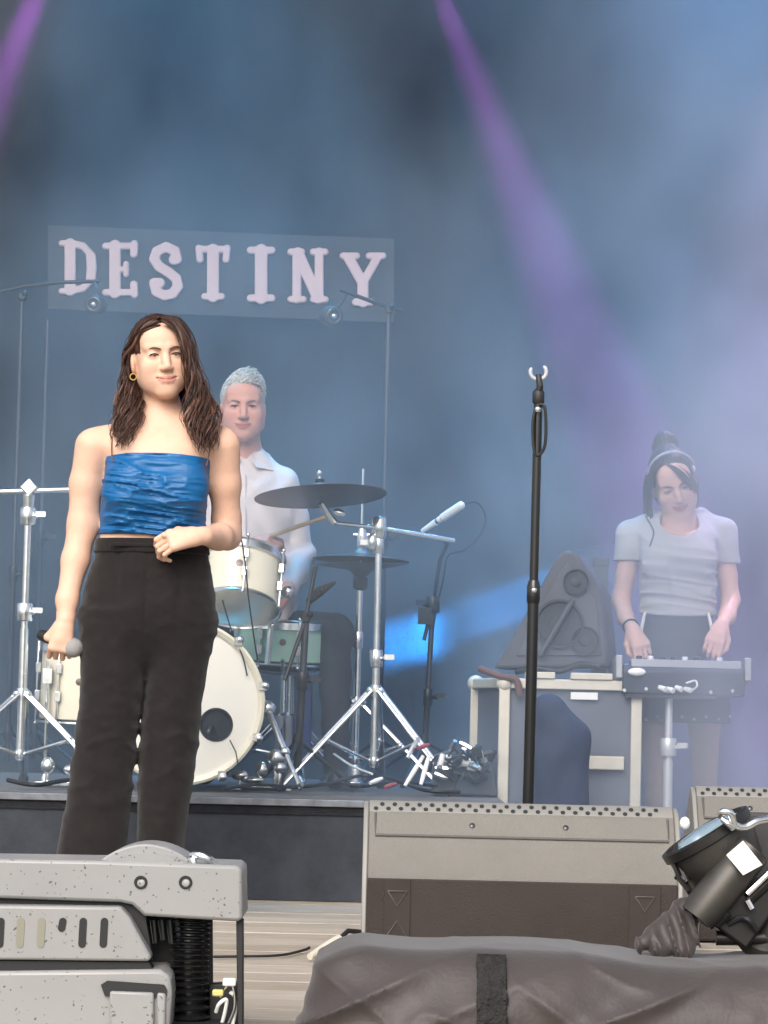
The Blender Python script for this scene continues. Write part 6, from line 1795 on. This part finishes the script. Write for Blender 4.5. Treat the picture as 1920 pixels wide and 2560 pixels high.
# forearms and hands
W1 = S(716, 1478, -0.22); E1 = S(752, 1390, 0.03)
W2 = S(620, 1370, -0.24); E2 = S(500, 1400, 0.02)
hb = Field()
hb.cap(E1, W1, 0.040, 0.027, 0.01)
hand(hb, W1, (-0.55, -0.6, -0.6), (0.5, -0.6, 0.6), 1, 1.02, curl=(50, 65, 45))
hb.cap(E2, W2, 0.040, 0.027, 0.01)
hand(hb, W2, (0.75, -0.5, 0.25), (-0.2, -0.6, 0.8), -1, 1.02, curl=(50, 65, 45))
lo, hi = bbox([W1, W2, E1, E2], 0.13)
V3 = carve(hb, lo, hi, 0.0045)
SKD = np.array(C(214, 158, 142)[:3])
tq = Field(); tq.loft(sorted([row(1570, 525, 715, 0.10, 0.05), row(1380, 515, 728, 0.10, 0.03), row(1220, 512, 728, 0.09, 0.04), row(1165, 550, 690, 0.06, 0.055), row(1140, 580, 650, 0.05, 0.06)]), 0.03, 2.2)
tq.cap(S(690, 1205, 0.04), S(738, 1300, 0.05), 0.045, 0.042, 0.03); tq.cap(S(738, 1300, 0.05), E1, 0.042, 0.040, 0.02)
tq.cap(S(530, 1205, 0.04), S(498, 1300, 0.05), 0.045, 0.042, 0.03); tq.cap(S(498, 1300, 0.05), E2, 0.042, 0.040, 0.02)
lo, hi = bbox([S(480, 1570, 0.2), S(770, 1130, -0.06)], 0.08)
V5 = carve(tq, lo, hi, 0.010)
me = sdf_mesh('body', [V2, V3, V5], lambda V: HD.tint(V, SKD, np.array(C(176, 106, 102)[:3]), np.array(C(214, 138, 126)[:3])))
link_mesh('body', me, M['skin'], dr, sharp=None)
M['brow_g'] = mat('brow_grey', C(150, 120, 110), 0.8)
HD.details(dr, M['brow_g'], brow=0.0036, eye_open=0.3)
# short swept grey hair
M['hair_g'] = hairmat('grey_hair', C(176, 170, 162), C(216, 210, 202))
hf = Field()
HE(HD, hf, (0, 0.026, 0.036), (0.082, 0.100, 0.090), 0.02)
HE(HD, hf, (0, -0.115, -0.040), (0.076, 0.090, 0.116), 0.012, True)
HE(HD, hf, (0, 0.03, -0.12), (0.14, 0.13, 0.09), 0.02, True)
V = carve(hf, (c.x - 0.14, c.y - 0.15, c.z - 0.2), (c.x + 0.14, c.y + 0.2, c.z + 0.16), 0.0045)
hg = link_mesh('hair', sdf_mesh('hair', [V]), M['hair_g'], dr, sharp=None)
mh = MB(); rng = random.Random(4)
for i in range(1400):
    a = rng.uniform(-1.5, 1.5); y0 = rng.uniform(-0.075, 0.09)
    ct, stt = math.cos(a), math.sin(a)
    r0 = math.sqrt(max(0.05, 1 - ((y0 - 0.026) / 0.104) ** 2))
    p0 = (stt * 0.080 * r0, y0, 0.036 + ct * 0.090 * r0)
    if p0[2] < -0.005 and y0 < 0.0: continue
    if y0 < -0.04 and p0[2] < 0.07: continue
    dx = rng.uniform(0.008, 0.018) * max(0.0, ct) * (1.6 if stt < 0 else 0.9)
    p1 = (p0[0] * 1.03 + dx * 0.6, p0[1] + rng.uniform(-0.006, 0.004), p0[2] + (0.018 if y0 < 0.0 else 0.010) * ct + 0.001)
    p2 = (p0[0] * 1.03 + dx * 1.6, p0[1] + rng.uniform(-0.010, 0.006), p0[2] + rng.uniform(0.006, 0.030 if y0 < 0.0 else 0.016) * ct - 0.004 * (1 - ct))
    mh.tube([HD.w(*p0), HD.w(*p1), HD.w(*p2)], [0.0020, 0.0018, 0.0006], 5)
mh.build('tufts', M['hair_g'], hg, sharp=None)
# shirt
M['shirt'] = mat('white_shirt', C(210, 200, 200), 0.8, var=0.04, vscale=8, sheen=0.1)
sh = Field()
sh.loft(sorted([row(1590, 505, 738, 0.125, 0.05), row(1480, 500, 742, 0.125, 0.04), row(1380, 500, 735, 0.120, 0.03), row(1280, 494, 738, 0.118, 0.03), row(1210, 500, 728, 0.105, 0.04), row(1168, 535, 694, 0.078, 0.055), row(1135, 565, 668, 0.068, 0.06)]), 0.03, 2.3)
SR = S(704, 1208, 0.04); SL = S(508, 1202, 0.04)
sh.cap(S(640, 1160, 0.06), SR, 0.032, 0.056, 0.05); sh.cap(S(590, 1160, 0.06), SL, 0.032, 0.056, 0.05)
sh.chain([SR, S(734, 1300, 0.05), E1, E1.lerp(W1, 0.45), E1.lerp(W1, 0.82)], [0.058, 0.054, 0.054, 0.048, 0.040], 0.02)
sh.chain([SL, S(495, 1300, 0.05), E2, E2.lerp(W2, 0.45), E2.lerp(W2, 0.86)], [0.066, 0.058, 0.056, 0.050, 0.040], 0.02)
def shf(x, y, z):
    u = x - c.x
    return 0.0045 * np.sin(40 * z + 26 * u + 2.5 * np.sin(18 * u + 9 * z)) + 0.003 * np.sin(70 * u - 20 * z + 2 * np.sin(30 * z)) + 0 * y
lo, hi = bbox([E1, E2, W1, W2, S(610, 1590, 0.2), S(610, 1120, -0.05)], 0.12)
V = carve(sh, (lo[0], lo[1], S(610, 1590).z), (hi[0], hi[1], hi[2]), 0.0065, disp=shf)
so = link_mesh('shirt', sdf_mesh('shirt', [V]), M['shirt'], dr, sharp=None)
# open collar: two thin leaves
for pts in ([S(640, 1108, 0.03), S(672, 1138, 0.04), S(684, 1178, -0.02), S(640, 1168, -0.045), S(628, 1150, -0.03)], [S(582, 1108, 0.03), S(556, 1138, 0.04), S(548, 1176, -0.02), S(590, 1168, -0.045), S(602, 1150, -0.03)]):
    m = MB(); m.prism(pts, (0, 0.012, 0.004)); m.build('collar', M['shirt'], so, bevel=0.003)
m = MB(); m.tube([S(614, 1186, -0.062), S(614, 1300, -0.100), S(616, 1420, -0.092)], 0.004, 6, flat=0.5); m.build('button_placket', M['shirt'], so)
# trousers: seated
M['dark_tr'] = mat('dark_trousers', C(40, 42, 52), 0.85, var=0.15)
tf = Field()
HPL = S(585, 1590, 0.10); HPR = S(672, 1590, 0.10)
KR = S(836, 1582, -0.10); KL = S(520, 1590, -0.12)
FR_ = Vector((KR.x + 0.02, KR.y - 0.08, RZ + 0.07)); FL_ = Vector((KL.x, KL.y + 0.06, RZ + 0.07))
tf.cap(HPL, HPR, 0.11, 0.11, 0.03); tf.cap(HPR, KR, 0.095, 0.070, 0.03); tf.cap(HPL, KL, 0.095, 0.070, 0.03)
tf.cap(KR, FR_, 0.062, 0.044, 0.03); tf.cap(KL, FL_, 0.062, 0.044, 0.03)
lo, hi = bbox([HPL, HPR, KR, KL, FR_, FL_], 0.12)
V = carve(tf, (lo[0], lo[1], RZ + 0.03), hi, 0.009, disp=lambda x, y, z: 0.003 * np.sin(50 * z + 30 * x) + 0 * y)
link_mesh('trousers', sdf_mesh('trousers', [V]), M['dark_tr'], dr, sharp=None)
for p in (FR_, FL_):
    f = Field(); f.cap((p.x, p.y + 0.04, RZ + 0.04), (p.x, p.y - 0.16, RZ + 0.028), 0.038, 0.03, 0.02)
    V = carve(f, (p.x - 0.07, p.y - 0.24, RZ), (p.x + 0.07, p.y + 0.12, RZ + 0.1), 0.007, clip=lambda x, y, z: (RZ + 0.004 - z) + 0 * x * y)
    link_mesh('shoe', sdf_mesh('shoe', [V]), M['blackpl'], dr, sharp=None)

# ================================================================== the keyboard player
KP = 9.9
def S(px, py, dy=0.0): return P(px, py, KP + dy)
def row(py, xl, xr, ry, dy=0.0, grow=0.0):
    a = S(xl, py); b = S(xr, py)
    return ((a.z + b.z) / 2, (a.x + b.x) / 2, KP + dy, (b.x - a.x) / 2 + grow, ry + grow)
kp_ = thing('person', (S(1690, 2190).x, KP, 0), 'woman in a white T-shirt with a topknot bending over the keyboard', 'person')
HK = Head(S(1684, 1206, -0.02), Matrix.Rotation(R(-4), 3, 'Z') @ Matrix.Rotation(R(-15), 3, 'Y') @ Matrix.Rotation(R(24), 3, 'X'), 0.97, jaw=0.90, nose=0.9)
f = Field(); HK.fill(f)
neck = [HK.w(0, 0.03, -0.05), S(1700, 1290, 0.045), S(1696, 1330, 0.05)]
f.chain(neck, [0.046, 0.048, 0.06], 0.03)
# chest above the neckline
f.cap(S(1696, 1318, 0.02), S(1696, 1350, 0.01), 0.075, 0.075, 0.03)
c = HK.c
V2 = carve(f, (c.x - 0.14, c.y - 0.18, S(1690, 1360).z), (c.x + 0.14, c.y + 0.19, c.z + 0.15), 0.0032)
AL = [S(1573, 1368, 0.02), S(1564, 1440, 0.03), S(1553, 1500, 0.03), S(1564, 1545, -0.06), S(1580, 1572, -0.13)]
AR = [S(1810, 1358, 0.02), S(1818, 1440, 0.03), S(1826, 1500, 0.03), S(1818, 1540, -0.06), S(1804, 1562, -0.13)]
fa = Field()
fa.chain(AL, [0.038, 0.034, 0.033, 0.029, 0.021], 0.015); fa.chain(AR, [0.038, 0.034, 0.033, 0.029, 0.021], 0.015)
hand(fa, AL[-1], (0.35, -0.5, -0.75), (0.0, -0.75, 0.6), 1, 0.92, curl=(38, 45, 30))
hand(fa, AR[-1], (-0.35, -0.5, -0.75), (0.0, -0.75, 0.6), -1, 0.92, curl=(38, 45, 30))
lo, hi = bbox(AL + AR, 0.11)
V3 = carve(fa, (lo[0], lo[1] - 0.06, lo[2] - 0.05), hi, 0.0042)
fl_ = Field()
K1 = S(1640, 2000, -0.02); K2 = S(1762, 2000, 0.02)
fl_.chain([S(1634, 1720, 0.0), S(1634, 1815), K1, Vector((K1.x + 0.004, KP + 0.03, 0.25)), Vector((K1.x + 0.004, KP + 0.02, 0.07))], [0.066, 0.050, 0.036, 0.040, 0.028], 0.02)
fl_.chain([S(1758, 1720, 0.0), S(1761, 1815), K2, Vector((K2.x, KP + 0.05, 0.25)), Vector((K2.x, KP + 0.04, 0.07))], [0.068, 0.054, 0.040, 0.042, 0.028], 0.02)
lo, hi = bbox([S(1634, 1720), S(1770, 1720)], 0.12)
V4 = carve(fl_, (lo[0], lo[1], 0.03), hi, 0.007)
SKK = np.array(C(230, 186, 172)[:3])
tq = Field(); tq.loft(sorted([row(1780, 1625, 1775, 0.085), row(1650, 1618, 1775, 0.095), row(1546, 1622, 1770, 0.080), row(1440, 1616, 1772, 0.086), row(1340, 1612, 1776, 0.080, 0.012), row(1305, 1640, 1745, 0.055, 0.035)]), 0.03, 2.2)
tq.cap(S(1640, 1340, 0.02), AL[0], 0.035, 0.036, 0.02); tq.cap(S(1750, 1335, 0.02), AR[0], 0.035, 0.036, 0.02)
lo, hi = bbox([S(1560, 1780, 0.1), S(1820, 1300, -0.1)], 0.06)
V5 = carve(tq, lo, hi, 0.010)
me = sdf_mesh('body', [V2, V3, V4, V5], lambda V: HK.tint(V, SKK, np.array(C(190, 110, 112)[:3]), np.array(C(222, 150, 142)[:3])))
link_mesh('body', me, M['skin'], kp_, sharp=None)
HK.details(kp_, M['brow'], eye_open=0.12)
M['hair_d'] = hairmat('dark_hair', C(30, 28, 32), C(58, 52, 54))
hf = Field()
HE(HK, hf, (0, 0.026, 0.036), (0.083, 0.102, 0.094), 0.02)
HE(HK, hf, (0, 0.05, -0.045), (0.082, 0.06, 0.08), 0.04)
HE(HK, hf, (0.004, -0.115, -0.036), (0.066, 0.090, 0.118), 0.010, True)
hf.ell(S(1664, 1118, 0.06), (0.048, 0.045, 0.050), 0.03); hf.ell(S(1663, 1096, 0.05), (0.032, 0.032, 0.026), 0.02)
V = carve(hf, (c.x - 0.17, c.y - 0.15, c.z - 0.2), (c.x + 0.17, c.y + 0.22, c.z + 0.24), 0.0045, disp=lambda x, y, z: 0.001 * np.sin(400 * (x - c.x) + 80 * z) + 0 * y)
hk = link_mesh('hair', sdf_mesh('hair', [V]), M['hair_d'], kp_, sharp=None)
mh = MB(); rng = random.Random(9)
lock_bundle(mh, [S(1654, 1156, -0.09), S(1634, 1184, -0.10), S(1628, 1235, -0.06), S(1628, 1285, -0.02), S(1636, 1320, -0.02)], [S(1644, 1150, -0.02), S(1618, 1185, 0.0), S(1612, 1240, 0.03), S(1616, 1295, 0.05), S(1630, 1325, 0.02)], 34, 0.0042, rng, wave=0.004)
lock_bundle(mh, [S(1658, 1156, -0.095), S(1690, 1176, -0.128), S(1716, 1200, -0.120), S(1731, 1218, -0.09), S(1736, 1262, -0.02)], [S(1665, 1148, -0.06), S(1708, 1160, -0.075), S(1734, 1195, -0.05), S(1742, 1225, -0.02), S(1744, 1280, 0.03)], 60, 0.0022, rng, wave=0.004)
mh.tube(spline([S(1614, 1290, 0.0), S(1626, 1310, -0.07), S(1634, 1332, -0.10), S(1624, 1365, -0.11)]), 0.0022, 6)
mh.build('locks', M['hair_d'], hk, sharp=None)
# pale head band
pts = []
for i in range(15):
    a = R(-78 + 156 * i / 14)
    pts.append(HK.w(0.0865 * math.sin(a), -0.038 + 0.045 * (1 - math.cos(a)), 0.036 + 0.0945 * math.cos(a)))
m = MB(); m.tube(pts, 0.0045, 8); m.build('head_band', mat('pale_band', C(188, 192, 206), 0.5), kp_)
m = MB(); m.ball(S(1730, 1172, -0.03), (0.014, 0.010, 0.012), 10, 8); m.build('hair_clip', M['white'], kp_)
# T-shirt
M['tee'] = mat('white_tee', C(188, 188, 192), 0.85, var=0.04, vscale=9)
ts = Field()
TS = [row(1546, 1607, 1785, 0.098, 0.0), row(1500, 1604, 1786, 0.098), row(1440, 1599, 1788, 0.104), row(1385, 1596, 1790, 0.112, -0.005), row(1335, 1590, 1796, 0.104, 0.01), row(1298, 1606, 1772, 0.075, 0.035), row(1280, 1640, 1750, 0.06, 0.045)]
ts.loft(sorted(TS), 0.03, 2.3)
for px in (1650, 1738): ts.ell(S(px, 1400, -0.075), (0.058, 0.05, 0.055), 0.05)
for A, q in ((AL, S(1640, 1300, 0.045)), (AR, S(1752, 1292, 0.045))):
    ts.cap(q, A[0] + Vector((0, 0, 0.048)), 0.028, 0.040, 0.05); ts.chain([A[0] + Vector((0, 0, 0.040)), A[0], A[1] + Vector((0, 0, 0.045))], [0.042, 0.046, 0.048], 0.03)
zq = S(1690, 1536).z; zsl = S(1690, 1404).z
def tsf(x, y, z):
    u = x - S(1695, 1400).x; h = z - zq
    uu = u + 0 * h + 0 * y; hh = h + 0 * uu; yy = y + 0 * uu
    lowr = np.clip((0.25 - h) / 0.10, 0, 1) * np.clip((0.155 - np.abs(u)) / 0.02, 0, 1)
    a1 = (1 - np.abs(vnoise(2.6 * uu + 3, 3 * yy, 46 * hh + 0.7 * np.sin(9 * uu) + 5))) ** 3
    return 0.011 * lowr * a1 + 0.005 * (1 - np.abs(vnoise(11 * uu + 7 * hh, 6 * yy, 12 * hh - 6 * uu))) ** 3 - 0.003
def tsc(x, y, z):
    u = np.abs(x - S(1695, 1400).x)
    body_ = np.where(u < 0.137, (zq - 0.010 + 0.5 * u * u) - z, zsl - z)
    # round neck opening
    nk = S(1697, 1312, -0.02)
    hole = 0.070 - np.sqrt((x - nk.x) ** 2 + ((z - nk.z) * 1.15) ** 2 + ((y - nk.y) * 0.6) ** 2)
    return np.maximum(body_, np.where(z > nk.z - 0.08, hole, -1)) + 0 * y
lo, hi = bbox([A for A in AL[:2] + AR[:2]] + [S(1690, 1560, 0.0), S(1690, 1270)], 0.14)
V = carve(ts, lo, hi, 0.0048, disp=tsf, clip=tsc)
link_mesh('tee_shirt', sdf_mesh('tee_shirt', [V]), M['tee'], kp_, sharp=None)
# flared skirt with studs on the hem, two hanging white ties
M['skirt_d'] = mat('dark_skirt', C(34, 42, 56), 0.8, var=0.12)
sk = Field()
sk.loft(sorted([row(1812, 1580, 1828, 0.145), row(1740, 1582, 1820, 0.14), row(1650, 1592, 1802, 0.125), row(1580, 1604, 1787, 0.105), row(1530, 1612, 1780, 0.094)]), 0.02, 2.2)
V = carve(sk, (S(1540, 1700).x, KP - 0.2, S(1690, 1815).z), (S(1870, 1700).x, KP + 0.2, S(1690, 1520).z), 0.007,
          disp=lambda x, y, z: 0.003 * np.clip((S(1690, 1600).z - z) / 0.3, 0, 1) * np.sin(40 * x + 50 * y), clip=lambda x, y, z: S(1690, 1806).z - z + 0 * x * y)
sko = link_mesh('skirt', sdf_mesh('skirt', [V]), M['skirt_d'], kp_, sharp=None)
for i in range(9):
    px = 1585 + i * 30
    u = (px - 1705) / 133.0
    m = MB(); m.ball(S(px, 1792 + 6 * (i % 2), -0.152 * math.sqrt(max(0.04, 1 - u * u))), 0.006, 8, 6); m.build('stud', M['white'], sko)
for pts in ([S(1612, 1532, -0.10), S(1606, 1560, -0.115), S(1601, 1590, -0.12)], [S(1770, 1532, -0.10), S(1776, 1555, -0.115), S(1780, 1580, -0.12)]):
    m = MB(); m.tube(pts, [0.005, 0.0065, 0.005], 8); m.build('tie', M['white'], sko)
for q in (K1, K2):
    f = Field(); f.cap((q.x, KP + 0.05, 0.04), (q.x, KP - 0.12, 0.03), 0.036, 0.028, 0.02)
    V = carve(f, (q.x - 0.07, KP - 0.2, 0.001), (q.x + 0.07, KP + 0.12, 0.09), 0.007, clip=lambda x, y, z: (0.004 - z) + 0 * x * y)
    link_mesh('shoe', sdf_mesh('shoe', [V]), M['white'], kp_, sharp=None)
m = MB(); m.torus(AL[-1].lerp(AL[-2], 0.25), AL[-1] - AL[-2], 0.026, 0.0035, 20, 6); m.build('bracelet', M['felt'], kp_)
